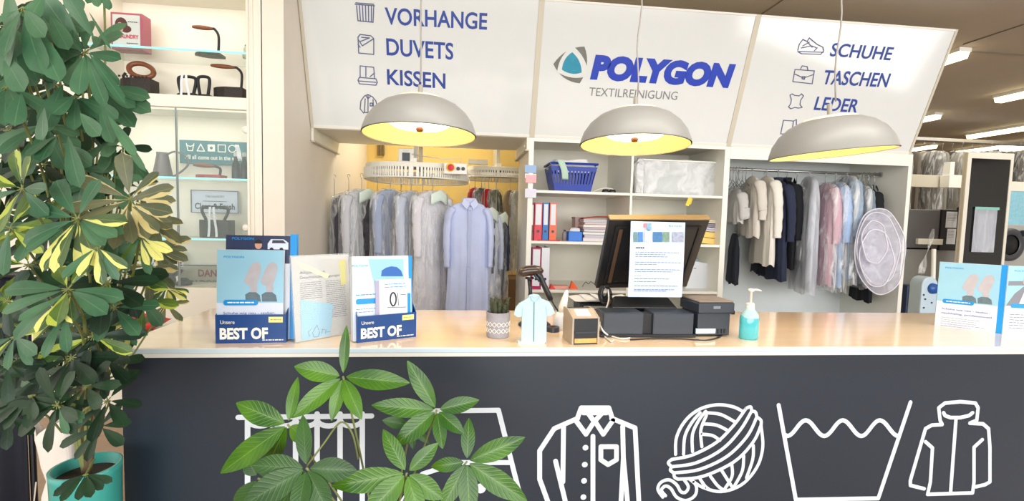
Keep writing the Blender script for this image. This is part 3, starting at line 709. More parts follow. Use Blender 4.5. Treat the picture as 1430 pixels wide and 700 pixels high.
MB().lathe([(0, 0), (.062, 0), (.064, .006), (.055, .013), (.015, .02), (0, .02)], c + V((.02, .0, 0)), 32).build('base', M_black, t2, smooth=True)
c = onz(772, 463); t = thing('tape_roll', 'dark round tape roll lying behind the shirt figure', 'tape roll', (c.x, c.y, ZC))
MB().lathe([(.012, 0), (.024, 0), (.024, .018), (.012, .018), (.012, 0)], (c.x, c.y, ZC), 24).build('roll', M_dgrey, t)
MB().lathe([(.010, .001), (.012, .001), (.012, .017), (.010, .017), (.010, .001)], (c.x, c.y, ZC), 24).build('core', M_hand, t)
# --- bottle with long nozzle
c = onz(783, 460); c.z = ZC; M_bot = mat('bottle_milky', (232, 232, 236), .3)
t = thing('nozzle_bottle', 'small milky bottle with a long white pointed nozzle beside the card terminal', 'bottle', c)
MB().lathe([(0, 0), (.026, 0), (.028, .006), (.028, .05), (.022, .062), (.012, .066), (0, .066)], c, 28).build('body', M_bot, t, smooth=True)
p0, p1 = c + V((0, 0, .064)), at(792, 405, c.y)
MB().tube([p0, p0.lerp(p1, .25), p0.lerp(p1, .8), p1], [.012, .0165, .010, .003], 16).build('nozzle', M_white, t, smooth=True)

# --- card terminal
A = onz(801, 482); B = onz(834, 481)
pt = Plane(A, B - A, (0, 0, 1)); w_ = (B - A).length; hT = pt.hit(815, 446)[1]
t = thing('card_terminal', 'boxy dark card terminal with beige sides and sloping top on the worktop edge', 'terminal', pt.P(w_ / 2, 0, -.05))
M_bei = mat('terminal_beige', (176, 160, 142), .35)
def tprof(o=0): return [(0, 0), (hT + o, 0), (hT + .022 + o, -.06), (hT + .022 + o, -.1), (0, -.1)]
for u0, u1 in ((-.007, .0), (w_, w_ + .006)):
    MB().prism([pt.P(u0, v, h) for v, h in tprof(.004)], pt.ex * (u1 - u0)).build('side_panel', M_bei, t, bevel=.0015)
MB().prism([pt.P(0, v, h - .002) for v, h in tprof(0)], pt.ex * w_).build('body', M_black, t)
MB().hexa([pt.P(.0, hT + .001, -.003), pt.P(w_, hT + .001, -.003), pt.P(w_, hT + .0225, -.06), pt.P(0, hT + .0225, -.06)] + [pt.P(.0, hT + .004, -.003), pt.P(w_, hT + .004, -.003), pt.P(w_, hT + .026, -.06), pt.P(0, hT + .026, -.06)]).build('top_panel', M_bei, t)
MB().hexa([pt.P(.014, hT + .0085, -.014), pt.P(w_ - .02, hT + .0085, -.014), pt.P(w_ - .02, hT + .022, -.05), pt.P(.014, hT + .022, -.05)] + [pt.P(.014, hT + .0095, -.014), pt.P(w_ - .02, hT + .0095, -.014), pt.P(w_ - .02, hT + .0235, -.05), pt.P(.014, hT + .0235, -.05)]).build('display', M_white, t)
slab(pt, .004, w_ - .004, hT * .45, hT * .5, -.002, .001).build('paper_slot', M_dgrey, t)
slab(pt, .003, w_ - .003, .006, hT * .24, -.002, .0012).build('amber_strip', mat('amber_strip', (226, 168, 92), .4, var=.4, scale=120), t)

# --- till: base blocks, neck and tilted screen
A = onz(842, 471); B = onz(970, 471.5)
pb = Plane(A, B - A, (0, 0, 1)); hB = pb.hit(860, 437)[1]
U = lambda px, py=450: pb.hit(px, py)[0]
t = thing('till_screen', 'black till screen seen from behind on a two block stand with a notice taped on', 'till', pb.P(U(905), 0, -.1))
for a, b in ((842, 899), (912, 969)):
    slab(pb, U(a), U(b), .002, hB, -.10, 0).build('stand_block', M_dgrey, t, bevel=.005)
slab(pb, U(838), U(972), 0, .012, -.2, .006).build('base_plate', M_black, t, bevel=.003)
slab(pb, U(899), U(912), .012, hB - .006, -.06, -.012).build('cable_channel', M_black2, t)
MB().hexa([pb.P(U(866), hB, -.10), pb.P(U(962), hB, -.10), pb.P(U(962), .012, -.16), pb.P(U(866), .012, -.16)] + [pb.P(U(876), hB + .035, -.16), pb.P(U(956), hB + .035, -.16), pb.P(U(956), hB + .02, -.2), pb.P(U(876), hB + .02, -.2)]).build('neck', M_black, t, bevel=.003)
TLc, TRc, BLc, BRc = at(847, 309, 1.80), at(984, 309, 1.80), at(832, 403, 1.98), at(959, 405, 1.98)
ex = (TRc - TLc).normalized(); ey_ = ((TLc + TRc) / 2 - (BLc + BRc) / 2); pm = Plane(BLc, ex, ey_)
wM = (BRc - BLc).length; hM = ey_.length
def sh(v): return pm.hit(847, 309)[0] * v / hM     # the photo's screen is a slightly sheared quad
slab(pm, 0, wM, 0, hM, -.03, 0).build('screen_housing', M_black, t, bevel=.004)
slab(pm, -.001, wM + .001, hM - .003, hM + .003, -.031, .002).build('top_edge', mat('edge_lit_gold', (140, 116, 78), .35), t, bevel=.002)  # light falling on the housing's top edge, put into its colour
for u0, u1, v0, v1 in ((.028, .036, .02, hM - .03), (wM - .036, wM - .028, .02, hM - .03), (.036, wM - .036, hM - .038, hM - .03), (.036, wM - .036, .02, .028)):
    slab(pm, u0, u1, v0, v1, 0, .005).build('rear_rib', M_black2, t)
slab(pm, .045, .06, .03, hM - .045, 0, .003).build('rear_strip', mat('strip_brown', (92, 70, 54), .45), t)
slab(pm, .075, .085, .035, .045, 0, .003).build('rear_button', M_dgrey, t)
MB().tube([pb.P(U(905), hB + .02, -.17), pm.P(wM * .5, .08, -.02)], .018, 12).build('arm', M_black, t)
p0 = at(881, 309, 1.775); pn = Plane(p0, (1, 0, 0), (0, 0, 1)); wN = pn.hit(957, 309)[0]; hN = -pn.hit(919, 415)[1]
t = thing('notice', 'white A4 notice with photo strip hanging on the back of the till screen', 'notice', p0 + V((wN / 2, 0, -hN)))
MB().sheet(lambda a, b: pn.P(wN * a, -hN * b, .004 * math.sin(b * 2.5)), 4, 12).build('sheet', M_paperb, t, solid=.0006)
def NR(name, m, x0, x1, y0, y1, h=.006): return MB().face([pn.hp(x0, y0, h), pn.hp(x0, y1, h), pn.hp(x1, y1, h), pn.hp(x1, y0, h)]).build(name, m, t)
pn.text('lettering', 'POLYGON', M_cyan, t, *pn.hit(933, 317), .05, .007, h=.006, bold=.02)
random.seed(3)
for k, (x0, x1) in enumerate(((884, 889), (890, 897), (899, 907), (911, 924), (925, 934), (938, 954))):
    NR('photo', mat('photo_%d' % k, [(90, 130, 130), (60, 120, 190), (190, 200, 214), (50, 110, 160), (110, 140, 120), (150, 156, 176)][k], .5, var=.5, scale=110), x0, x1, 324 - (3 if k == 2 else 0), 338)
NR('photo', mat('photo_6', (196, 120, 130), .5, var=.5, scale=120), 898, 903, 312, 318); NR('photo', mat('photo_7', (120, 170, 210), .5, var=.5, scale=120), 903, 909, 312, 322)
u0, v0 = pn.hit(887, 346); lines(pn, t, 'heading_print', M_line2, [(u0, u0 + .035, v0)], .006, .006)
lines(pn, t, 'small_print', mat('print_blue_grey', (104, 122, 168), .6), [(u0, u0 + wN * w1, pn.hit(887, y)[1]) for y, w1 in ((352, .8), (355, .55), (358, .6), (366, .86), (369, .4), (376, .85), (379, .7), (385, .12), (389, .65), (393, .4), (399, .8), (404, .75), (406, .6))], .0026, .006)
# cable bundle and white cables
c = at(845, 412, 1.9)
t = thing('cable_bundle', 'coiled dark cable bundle hanging at the left corner of the till screen', 'cable', c)
b = MB()
for k in range(4):
    a0 = k * .8; b.tube([c + V((.024 * math.cos(a) * (1 - .1 * k), .012 * math.sin(a + a0), .033 * math.sin(a) * (1 - .08 * k) + .004 * k)) for a in [i * PI / 10 + a0 for i in range(21)]], .0065, 6)
b.build('coils', M_black, t, smooth=True)
MB().tube([at(852, 420, 1.88), at(847, 432, 1.84), at(838, 442, 1.80)], .006, 8).build('strap', mat('strap_brown', (120, 96, 74), .6), t, smooth=True)
Z_ = lambda px, py, dz=.004: onz(px, py) + V((0, 0, dz))
for pts, lb in (([at(849, 404, 1.9), at(850, 420, 1.86), at(843, 440, 1.8), at(838, 452, 1.7), Z_(840, 468), Z_(852, 478), Z_(857, 477)], 'white cable running down from the bundle to the worktop'),
                ([at(829, 434, 1.85), at(836, 448, 1.75), at(842, 462, 1.66), Z_(852, 471), Z_(868, 475), Z_(880, 474)], 'white cable looping across the worktop below the till')):
    p_ = []
    for i in range(len(pts) - 1):
        a, b_, c_, d_ = pts[max(i - 1, 0)], pts[i], pts[i + 1], pts[min(i + 2, len(pts) - 1)]
        for k in range(6):
            s1 = k / 6; p_.append(.5 * ((2 * b_) + (c_ - a) * s1 + (2 * a - 5 * b_ + 4 * c_ - d_) * s1 ** 2 + (3 * b_ - a - 3 * c_ + d_) * s1 ** 3))
    p_.append(pts[-1])
    for q_ in p_: q_.z = max(q_.z, ZC + .0035)
    tag(MB().tube(p_, .0032, 6).build('white_cable', M_cable, None, smooth=True), lb, 'cable', 'white cables at the till')
def spline(pts, n=6):
    out = []
    for i in range(len(pts) - 1):
        a, b_, c_, d_ = pts[max(i - 1, 0)], pts[i], pts[i + 1], pts[min(i + 2, len(pts) - 1)]
        for k in range(n):
            s1 = k / n; out.append(.5 * ((2 * b_) + (c_ - a) * s1 + (2 * a - 5 * b_ + 4 * c_ - d_) * s1 ** 2 + (3 * b_ - a - 3 * c_ + d_) * s1 ** 3))
    return out + [pts[-1]]
tag(MB().tube(spline([Z_(880, 476), Z_(915, 474.5), Z_(955, 475), Z_(985, 477), Z_(1003, 473), Z_(1010, 468)]), .0028, 6).build('black_cable', M_black, None, smooth=True), 'thin black cable lying in front of the till and printer', 'cable')

# --- receipt printer
A = onz(973, 471); B = onz(1021, 470.5)
pp = Plane(A, B - A, (0, 0, 1)); w_ = (B - A).length; hP = pp.hit(998, 423)[1]; hL = pp.hit(998, 438)[1]
t = thing('receipt_printer', 'dark grey receipt printer to the right of the till stand', 'printer', pp.P(w_ / 2, 0, -.07))
slab(pp, .004, w_ - .004, .004, hL, -.13, -.006).build('lower_body', M_dgrey, t, bevel=.004)
slab(pp, 0, w_ + .006, hL, hP, -.14, .004).build('upper_body', M_dgrey, t, bevel=.005)
slab(pp, .002, w_ + .004, hP, hP + .006, -.138, 0).build('lid', mat('lid_brown_grey', (132, 118, 106), .4), t, bevel=.003)
slab(pp, w_ * .42, w_ * .62, hL + (hP - hL) * .45, hL + (hP - hL) * .7, 0, .005).build('badge', mat('badge_grey', (120, 128, 138), .4), t)
slab(pp, -.002, w_ * .55, .012, .03, -.01, -.0035).build('port_label', mat('label_pale', (196, 222, 230), .5, var=.3, scale=100), t)
for k, u in enumerate((.62, .72, .8)): slab(pp, w_ * u, w_ * (u + .06), .012, .028, -.008, -.002).build('port', M_black, t)
slab(pp, w_ + .004, w_ + .016, hL - .006, hL + .008, -.05, -.01).build('side_latch', M_black, t)
# paper tray behind the till
A = at(806, 430, 2.08); t = thing('desk_tray', 'dark letter tray with loose papers behind the card terminal', 'tray', (A.x + .06, 2.08, ZC))
MB().bx(A.x, A.x + .16, 2.0, 2.15, ZC, ZC + .012).build('tray_bottom', M_dgrey, t); MB().bx(A.x, A.x + .008, 2.0, 2.15, ZC + .012, ZC + .055).build('tray_side', M_dgrey, t)
MB().bx(A.x + .152, A.x + .16, 2.0, 2.15, ZC + .012, ZC + .055).build('tray_side', M_dgrey, t); MB().bx(A.x - .01, A.x + .17, 1.99, 2.15, ZC + .055, ZC + .063).build('tray_top', M_black, t)
for k in range(3):
    tag(MB().sheet(lambda a, b: V((A.x - .03 + k * .05 + a * .15, 2.0 + b * .14, ZC + .066 + .004 * k + .006 * math.sin(a * 5 + k) * b + .006)), 5, 5).build('loose_paper', M_paper, None, solid=.0005), 'loose sheet of paper on the dark letter tray behind the terminal', 'paper', 'loose papers on the tray')

# --- sanitizer bottle
c = onz(1045, 473); c.z = ZC; s_ = c.y / F_PX; r_ = 14.4 * s_; hb = 40 * s_
M_san = mat('sanitizer_turquoise', (96, 212, 222), .12, var=.04, trans=.35, coat=.6)
t = thing('sanitizer_bottle', 'turquoise hand sanitizer bottle with white pump on the worktop', 'bottle', c)
MB().lathe([(0, 0), (r_ * .93, 0), (r_, .004), (r_, hb * .8), (r_ * .9, hb * .93), (r_ * .5, hb * 1.08), (r_ * .42, hb * 1.1), (0, hb * 1.1)], c, 40, sy=.75).build('bottle_body', M_san, t, smooth=True)
MB().lathe([(r_ * .97, hb * .8), (r_ * .9, hb * .93), (r_ * .5, hb * 1.1), (r_ * .42, hb * 1.22), (0, hb * 1.22)], c + V((0, 0, .0015)), 40, sy=.78).build('shoulder', clear_mat('clear_shoulder', (226, 244, 244), .5, .1), t, smooth=True)
MB().lathe([(0, hb * 1.1), (r_ * .42, hb * 1.1), (r_ * .42, hb * 1.32), (r_ * .3, hb * 1.36), (0, hb * 1.36)], c, 24).build('collar', M_white, t, smooth=False)
MB().lathe([(0, hb * 1.36), (r_ * .13, hb * 1.36), (r_ * .13, hb * 1.78), (r_ * .3, hb * 1.8), (r_ * .3, hb * 1.88), (0, hb * 1.9)], c, 16).build('pump', M_white, t, smooth=True)
z = hb * 1.84; MB().tube([c + V((-r_ * .2, 0, z)), c + V((r_ * .7, 0, z + .001)), c + V((r_ * 1.1, 0, z - .003))], [.004, .0035, .0025], 8).build('spout', M_white, t, smooth=True)

# --- right hand brochure boards
A = onz(1305, 455); B = onz(1390, 465.5)
pr = Plane(A, B - A, (0, 0, 1)); w_ = (B - A).length; hh = pr.hit(1350, 368)[1]
sneaker_brochure('brochure_board', 'upright sneaker brochure near the right end of the worktop', 'upright brochures on the right', pr, w_, hh, .012, heading=('Schuhe wie neu - sauber,', 'nachhaltig, professionell'), rows=5, pic=.6)
B2 = pr.P(w_ + .02, 0, 0); pr2 = Plane(B2, onz(1480, 470) - onz(1396, 466), (0, 0, 1)); w2 = .21
t = thing('brochure_board', 'upright brochure with a man in a blazer at the right edge of the photo', 'brochure', pr2.P(w2 / 2, 0, 0), 0, 'upright brochures on the right')
slab(pr2, 0, w2, 0, hh, -.012, 0).build('pages', M_paper, t); pr2.rect('cover', M_pale, t, 0, w2, 0, hh, .0006)
vp = hh * .42; pr2.rect('cover_picture', M_sky, t, 0, w2, vp, hh - .0, .0009)
pr2.text('lettering', 'POLYGON', M_cyan, t, .022, hh - .022, .065, .006, h=.0012, bold=.02)
M_bl = mat('print_blazer', (120, 122, 132), .5)
pr2.poly('blazer_picture', M_bl, t, [(.002, vp), (.2, vp), (.17, vp + .06), (.11, vp + .085), (.06, vp + .08), (.03, vp + .05)], .0012)
pr2.poly('shirt_picture', M_white, t, [(.05, vp + .01), (.085, vp + .01), (.09, vp + .078), (.07, vp + .08)], .0015)
pr2.poly('face_picture', M_skin, t, [(.085 + .03 * math.cos(a * PI / 8), vp + .1 + .02 * math.sin(a * PI / 8)) for a in range(16)], .0016)
pr2.poly('arm_picture', M_bl, t, [(.004, vp + .082), (.17, vp + .09), (.17, vp + .108), (.004, vp + .1)], .0013)
pr2.rect('blue_banner', M_cyan, t, .02, .13, vp - .008, vp + .010, .0016, r=.008)
lines(pr2, t, 'small_print', M_line, [(.02, .17, vp - .035 - .011 * k) for k in range(6)], .003)
# ------------------------------------------------------------------ things in the shelf unit
def shelf_top(k): return ZS[k] + .012
# laundry basket
YBk = 4.42
x0, x1 = at(762, 250, YBk).x, at(829, 250, YBk).x; z0 = shelf_top(0); h = .245; cx = (x0 + x1) / 2; wx = x1 - x0
t = thing('laundry_basket', 'blue slatted laundry basket full of white cloth on the top shelf', 'basket', (cx, YBk, z0))
M_bb = mat('basket_blue', (36, 62, 160), .35)
def ringpt(s_, w_, d_, z, dz=0): return [V((cx + s_ * q[0] * w_, YBk + q[1] * d_, z)) for q in ((-1, -1), (1, -1), (1, 1), (-1, 1))]
lo, hi = ringpt(1, wx * .36, .13, z0), ringpt(1, wx * .47, .17, z0 + h)
b = MB(); b.prism(lo, V((0, 0, .006)))
for k in range(4):   # walls: bottom band, top band, slats between
    a, c_, d_, e_ = lo[k], lo[(k + 1) % 4], hi[(k + 1) % 4], hi[k]
    def W(u, v): return a.lerp(c_, u).lerp(e_.lerp(d_, u), v)
    nrm = (c_ - a).cross(e_ - a).normalized() * .004
    for v0, v1 in ((0, .28), (.74, .9)): b.prism([W(0, v0), W(1, v0), W(1, v1), W(0, v1)], nrm)
    n_ = 13 if k % 2 == 0 else 8
    for i in range(n_):
        u = (i + .1) / n_; b.prism([W(u, .28), W(u + .62 / n_, .28), W(u + .62 / n_, .74), W(u, .74)], nrm)
b.build('slatted_wall', M_bb, t)
b = MB(); rim = hi + [hi[0]]; b.tube([p for p in rim], .011, 6); b.build('rim', M_bb, t)
for k in (0, 2):
    a, c_ = hi[1 if k == 0 else 0], hi[2 if k == 0 else 3]; m_ = (a + c_) / 2; sg = 1 if k == 0 else -1
    MB().tube([m_ + V((0, -.06, -.01)), m_ + V((sg * .02, -.045, -.02)), m_ + V((sg * .022, .045, -.02)), m_ + V((0, .06, -.01))], .007, 6).build('handle', M_black, t)
MB().prism([V((cx - wx * .32, YBk - .153, z0 + h * .68)), V((cx + wx * .34, YBk - .153, z0 + h * .68)), V((cx + wx * .33, YBk - .155, z0 + h * .8)), V((cx - wx * .33, YBk - .155, z0 + h * .8))], V((0, -.003, 0))).build('pale_grip_band', mat('band_pale', (196, 204, 232), .4), t)
M_cloth = mat('cloth_white', (226, 228, 226), .85, bump=.3, bscale=30)
def lump(name, lb, cat, c, sx, sy, sz, m, seed=0, group=None, amp=.35, par=None, freq=9):
    b = MB(); n, mm = 22, 12; vs = []
    for j in range(mm + 1):
        ph = -PI / 2 + PI * j / mm
        for i in range(n):
            a = 2 * PI * i / n; d = V((math.cos(ph) * math.cos(a), math.cos(ph) * math.sin(a), math.sin(ph)))
            k = 1 + amp * (noise.noise(d * 1.6 + V((seed, 0, 0))) + .5 * noise.noise(d * freq * .5 + V((0, seed, 0))))
            e = [math.copysign(abs(q_) ** .6, q_) for q_ in d]
            vs.append(V(c) + V((e[0] * sx * k, e[1] * sy * k, max(-sz, e[2] * sz * k) + sz)))
    fs = [(j * n + i, j * n + (i + 1) % n, (j + 1) * n + (i + 1) % n, (j + 1) * n + i) for j in range(mm) for i in range(n)]
    b.add(vs, fs); o = b.build(name, m, par, smooth=True)
    if lb: tag(o, lb, cat, group)
    return o
lump('white_cloth', 'white cloth heaped in the blue laundry basket', 'cloth', (cx, YBk, z0 + h * .72), wx * .42, .13, .06, M_cloth, 2)
def strap(p, q_, w_, m): return MB().sheet(lambda a, b_: V(p).lerp(V(q_), b_) + V((w_ * (a - .5) + .03 * math.sin(b_ * 2), -.012 * math.sin(b_ * 3), 0)), 3, 10)
tag(strap((cx - wx * .30, YBk - .19, z0 + h * 1.12), (cx - wx * .24, YBk - .165, z0 + h * .42), .06, 0).build('cloth_strip', mat('cloth_mint', (190, 216, 200), .8), None, smooth=True, solid=.004), 'pale green cloth strip hanging over the front of the blue basket', 'cloth')
# dark goggles on the same shelf
c = at(850, 268, 4.35); c.z = z0
t = thing('goggles', 'dark pair of goggles with pale strap beside the blue basket', 'goggles', c)
for dx in (-.03, .035): MB().lathe([(0, 0), (.03, .002), (.034, .015), (.026, .034), (0, .036)], c + V((dx, 0, 0)), 16, sy=.7).build('lens_cup', M_black, t, smooth=True)
MB().tube(spline([c + V((-.15, .0, .006)), c + V((-.1, .0, .03)), c + V((-.04, 0, .045)), c + V((.03, 0, .04)), c + V((.06, 0, .02))]), .006, 6).build('strap', M_cable, t, smooth=True)
# clear storage box with plastic bags
YQ = 4.36; x0, x1 = at(893, 250, YQ).x, at(1003, 250, YQ).x; zt = at(1000, 226, YQ).z
t = thing('storage_box', 'large translucent storage box stuffed with plastic on the top right shelf', 'storage box', ((x0 + x1) / 2, YQ + .2, z0))
M_box = clear_mat('box_milky', (236, 238, 238), .45, .25, streak=.3, sscale=7, stretch=(1, 1, 1))
b = MB(); f_ = .012
for (a0, a1, b0, b1) in ((x0 + f_, x1 - f_, YQ, YQ + .004), (x0 + f_, x1 - f_, YQ + .396, YQ + .4), (x0 + f_, x0 + f_ + .004, YQ, YQ + .4), (x1 - f_ - .004, x1 - f_, YQ, YQ + .4)): b.bx(a0, a1, b0, b1, z0, zt)
b.bx(x0 + f_, x1 - f_, YQ, YQ + .4, z0, z0 + .004); b.build('wall', M_box, t)
for a in ((x0, x1, YQ - .01, YQ + .012), (x0, x1, YQ + .39, YQ + .41)): MB().bx(*a, zt - .014, zt).build('rim', M_white, t, bevel=.003)
for a in ((x0, x0 + .02), (x1 - .02, x1)): MB().bx(*a, YQ + .012, YQ + .39, zt - .014, zt).build('rim', M_white, t, bevel=.003)
M_bag = clear_mat('bag_white', (238, 240, 240), .82, .3, streak=.15, sscale=12, stretch=(1, 1, 1), bump=1)
random.seed(5)
for k, (fx, dz, s_) in enumerate(((.2, .03, 1), (.5, .02, 1.1), (.8, .02, .9), (.3, .17, 1), (.62, .19, 1), (.85, .16, .8))):
    lump('plastic_bag', 'crumpled white plastic bag inside the translucent storage box', 'bag', (x0 + (x1 - x0) * fx, YQ + .2, z0 + .01 + dz), .12 * s_, .13, .075, M_bag, k * 3, 'plastic bags in the storage box', .3)
lump('plastic_bag', 'crumpled white plastic bag squeezed in left of the storage box', 'bag', (at(892, 240, YQ - .06).x, YQ - .06, z0), .045, .06, .15, M_bag, 31, None, .35)
c = at(962, 281, 4.18); c.z = ZS[0] - .052; t = thing('yellow_tag', 'yellow folded tag hanging from the top right shelf edge', 'tag', c)
MB().prism([c + V((-.03, 0, -.03)), c + V((.0, 0, -.04)), c + V((.025, 0, .03)), c + V((-.005, 0, .04))], V((0, .006, 0))).build('front_flap', mat('tag_yellow', (244, 208, 30), .4), t)
MB().prism([c + V((.0, .007, -.03)), c + V((.025, .007, -.02)), c + V((.04, .007, .03)), c + V((.02, .007, .04))], V((0, .006, 0))).build('rear_flap', mat('tag_yellow2', (220, 180, 20), .4), t)

# ring binders
def binder(px0, px1, ytop, k, col, label_, hole=True, Y=4.235, white_full=False, group='ring binders in the shelf unit'):
    x0, x1 = at(px0, 310, Y).x, at(px1, 310, Y).x; z = shelf_top(k); ht = at(px0, ytop, Y).z - z; m = mat('binder_%d_%d_%d' % col, col, .4)
    t = thing('ring_binder', label_, 'binder', ((x0 + x1) / 2, Y + .14, z), 0, group)
    MB().bx(x0, x0 + .004, Y, Y + .28, z, z + ht).build('cover', m, t); MB().bx(x1 - .004, x1, Y, Y + .28, z, z + ht).build('cover', m, t)
    MB().bx(x0 + .004, x1 - .004, Y, Y + .005, z, z + ht).build('spine', m, t)
    MB().bx(x0 + .007, x1 - .007, Y + .02, Y + .27, z + .004, z + ht - .012).build('papers', M_paper, t)
    MB().bx(x0 + .008, x1 - .008, Y - .0015, Y, z + ht * .42 if not white_full else z + .03, z + ht * .96).build('spine_label', M_paper, t)
    MB().lathe([(0, -.001), (.012, -.001), (.012, .003), (0, .003)], ((x0 + x1) / 2, Y - .0018, z + ht * .25), 14, Matrix.Rotation(PI / 2, 3, 'X')).build('finger_hole', M_black, t)
binder(741, 745.5, 284, 1, (140, 16, 36), 'dark red ring binder pressed against the left upright')
binder(746.5, 757, 283, 1, (212, 48, 66), 'bright red ring binder with white label, middle shelf')
binder(758, 766, 283, 1, (20, 110, 190), 'blue ring binder between the red and the orange one')
binder(767.5, 777, 283, 1, (238, 100, 56), 'orange ring binder, rightmost on the middle shelf')
binder(741, 743.5, 346, 2, (60, 20, 60), 'dark purple ring binder against the left upright, lower shelf', group='ring binders in the shelf unit')
binder(744.5, 757, 346, 2, (176, 24, 84), 'crimson ring binder with white label, lower shelf', white_full=True)
binder(758, 769, 346, 2, (224, 224, 236), 'white ring binder, rightmost on the lower shelf')
# red mat, blue box, brown boxes, stack
z = shelf_top(1)
c = at(765, 337, 4.22); tag(MB().box((c.x, 4.27, z + .0), (.001, .001, .001)).build('x', M_red, None), 'x', 'x'); D.objects.remove(D.objects['x'])
x0, x1 = at(794, 330, 4.3).x, at(813, 330, 4.3).x
t = thing('tissue_box', 'small blue box with white paper sticking out on the middle shelf', 'box', ((x0 + x1) / 2, 4.36, z))
MB().bx(x0, x1, 4.3, 4.42, z, z + .085).build('box', mat('box_blue', (20, 112, 214), .4), t, bevel=.003)
lump('tissue', None, None, ((x0 + x1) / 2, 4.35, z + .08), .045, .035, .02, M_paper, 4, None, .4, t)
x0, x1 = at(786, 330, 4.35).x, at(793, 330, 4.35).x
t = thing('spray_can', 'short grey spray can left of the small blue box', 'can', ((x0 + x1) / 2, 4.38, z)); r_ = (x1 - x0) / 2
MB().lathe([(0, 0), (r_, 0), (r_, .07), (r_ * .6, .085), (0, .085)], ((x0 + x1) / 2, 4.38, z), 20).build('body', mat('can_grey', (150, 150, 160), .4), t, smooth=True)
MB().lathe([(0, .086), (r_ * .5, .086), (r_ * .45, .1), (0, .1)], ((x0 + x1) / 2, 4.38, z), 14).build('cap', M_dgrey, t)
x0, x1 = at(803, 320, 4.5).x, at(815, 320, 4.5).x; zt0 = z
for k, (hh_, lb) in enumerate(((.11, 'lower translucent brownish box on the middle shelf'), (.11, 'upper translucent brownish box on the middle shelf'))):
    t = thing('small_box', lb, 'box', ((x0 + x1) / 2, 4.57, zt0), 0, 'translucent brownish boxes')
    MB().bx(x0, x1, 4.5, 4.64, zt0, zt0 + hh_ - .014).build('box', mat('box_rose', (196, 172, 166), .4), t, bevel=.003)
    MB().bx(x0 - .003, x1 + .003, 4.497, 4.643, zt0 + hh_ - .014, zt0 + hh_).build('lid', mat('box_lid_rose', (168, 140, 132), .4), t); zt0 += hh_ + .0005
x0, x1 = at(815, 320, 4.3).x, at(848, 320, 4.3).x
random.seed(8); zt0 = z
STK = [((190, 178, 190), 'grey folder stack at the very bottom'), ((206, 206, 214), 'pale folder second from the bottom'), ((100, 96, 110), 'dark grey folder in the lower part'), ((170, 190, 196), 'bluish folder in the middle'), ((180, 84, 90), 'dusky red folder above the bluish one'),
       ((216, 210, 206), 'cream folder under the dark red one'), ((150, 24, 40), 'dark red folder near the top'), ((228, 222, 214), 'white folder under the red sheet')]
for k, (cc, lb) in enumerate(STK):
    th = [.034, .026, .028, .024, .018, .024, .02, .026][k]; dx = random.uniform(-.008, .008)
    t = thing('folder', lb + ' of the pile left of the till screen', 'folder', ((x0 + x1) / 2, 4.42, zt0), 0, 'pile of folders on the middle shelf'); m = mat('folder_%d' % k, cc, .55)
    MB().bx(x0 + dx, x1 + dx, 4.3, 4.55, zt0, zt0 + .003).build('cover', m, t); MB().bx(x0 + dx, x1 + dx, 4.3, 4.55, zt0 + th - .004, zt0 + th - .001).build('cover', m, t)
    MB().bx(x0 + dx + .004, x1 + dx - .004, 4.303, 4.545, zt0 + .003, zt0 + th - .004).build('papers', mat('folder_paper_%d' % (k % 3), [(220, 214, 214), (196, 190, 200), (232, 228, 220)][k % 3], .7, var=.2, scale=120), t); zt0 += th
tag(MB().sheet(lambda a, b_: V((x0 - .0 + a * .3, 4.3 + b_ * .2, zt0 + .004 + .035 * a * (1.6 - a) + .008 * math.sin(b_ * 4))), 8, 4).build('red_sheet', mat('sheet_red', (206, 90, 84), .5), None, solid=.003), 'curled red sheet on top of the folder pile', 'sheet')
c = at(762, 337, 4.23); tag(MB().bx(at(752, 337, 4.21).x, at(782, 337, 4.21).x, 4.206, 4.232, z, z + .01).build('red_strip', M_red, None, bevel=.003), 'thin red strip lying in front of the ring binders', 'strip')
# folded clothes behind the screen
def folded(px0, px1, k, cols, labels, Y=4.3, d=.28, th=.03, zb=None):
    z = zb if zb else shelf_top(k)
    for i, cc in enumerate(cols):
        x0, x1 = at(px0, 330, Y).x, at(px1, 330, Y).x; m = mat('folded_%d_%d_%d' % cc, cc, .85, var=.1, bump=.25, bscale=40)
        b = MB(); T_ = th if not isinstance(th, (list, tuple)) else th[i]
        for s_ in (0, 1):
            zz = z + s_ * T_ / 2
            b.add([V((x0 + (x1 - x0) * u + .006 * math.sin(v * 7 + i), Y + d * v, zz + (T_ / 2) * w_ + .004 * math.sin(u * 6 + i * 2 + v * 3))) for w_ in (0.04, .96) for v in (0, .5, 1) for u in (0, .25, .5, .75, 1)],
                  [(j * 5 + i_, j * 5 + i_ + 1, (j + 1) * 5 + i_ + 1, (j + 1) * 5 + i_) for j in range(2) for i_ in range(4)] + [(15 + j * 5 + i_, 15 + j * 5 + i_ + 1, 15 + (j + 1) * 5 + i_ + 1, 15 + (j + 1) * 5 + i_) for j in range(2) for i_ in range(4)] +
                  [(i_, i_ + 1, 16 + i_, 15 + i_) for i_ in range(4)] + [(10 + i_, 11 + i_, 26 + i_, 25 + i_) for i_ in range(4)] + [(0, 5, 20, 15), (5, 10, 25, 20), (4, 9, 24, 19), (9, 14, 29, 24)])
        o = b.build('folded_garment', m, None, bevel=.004); tag(o, labels[i], 'clothes', 'folded clothes behind the till screen'); z += T_ + .002
    return z
zt1 = folded(974, 1003, 1, [(244, 208, 120)], ['bright yellow folded cloth right of the till screen'], th=[.115])
folded(972, 1001, 1, [(206, 202, 214), (150, 146, 160), (226, 216, 190)], ['lilac grey folded cloth lying on the yellow one', 'darker grey folded cloth in the pile right of the screen', 'cream folded cloth topmost of the pile right of the screen'], th=[.04, .03, .03], zb=zt1, d=.22)
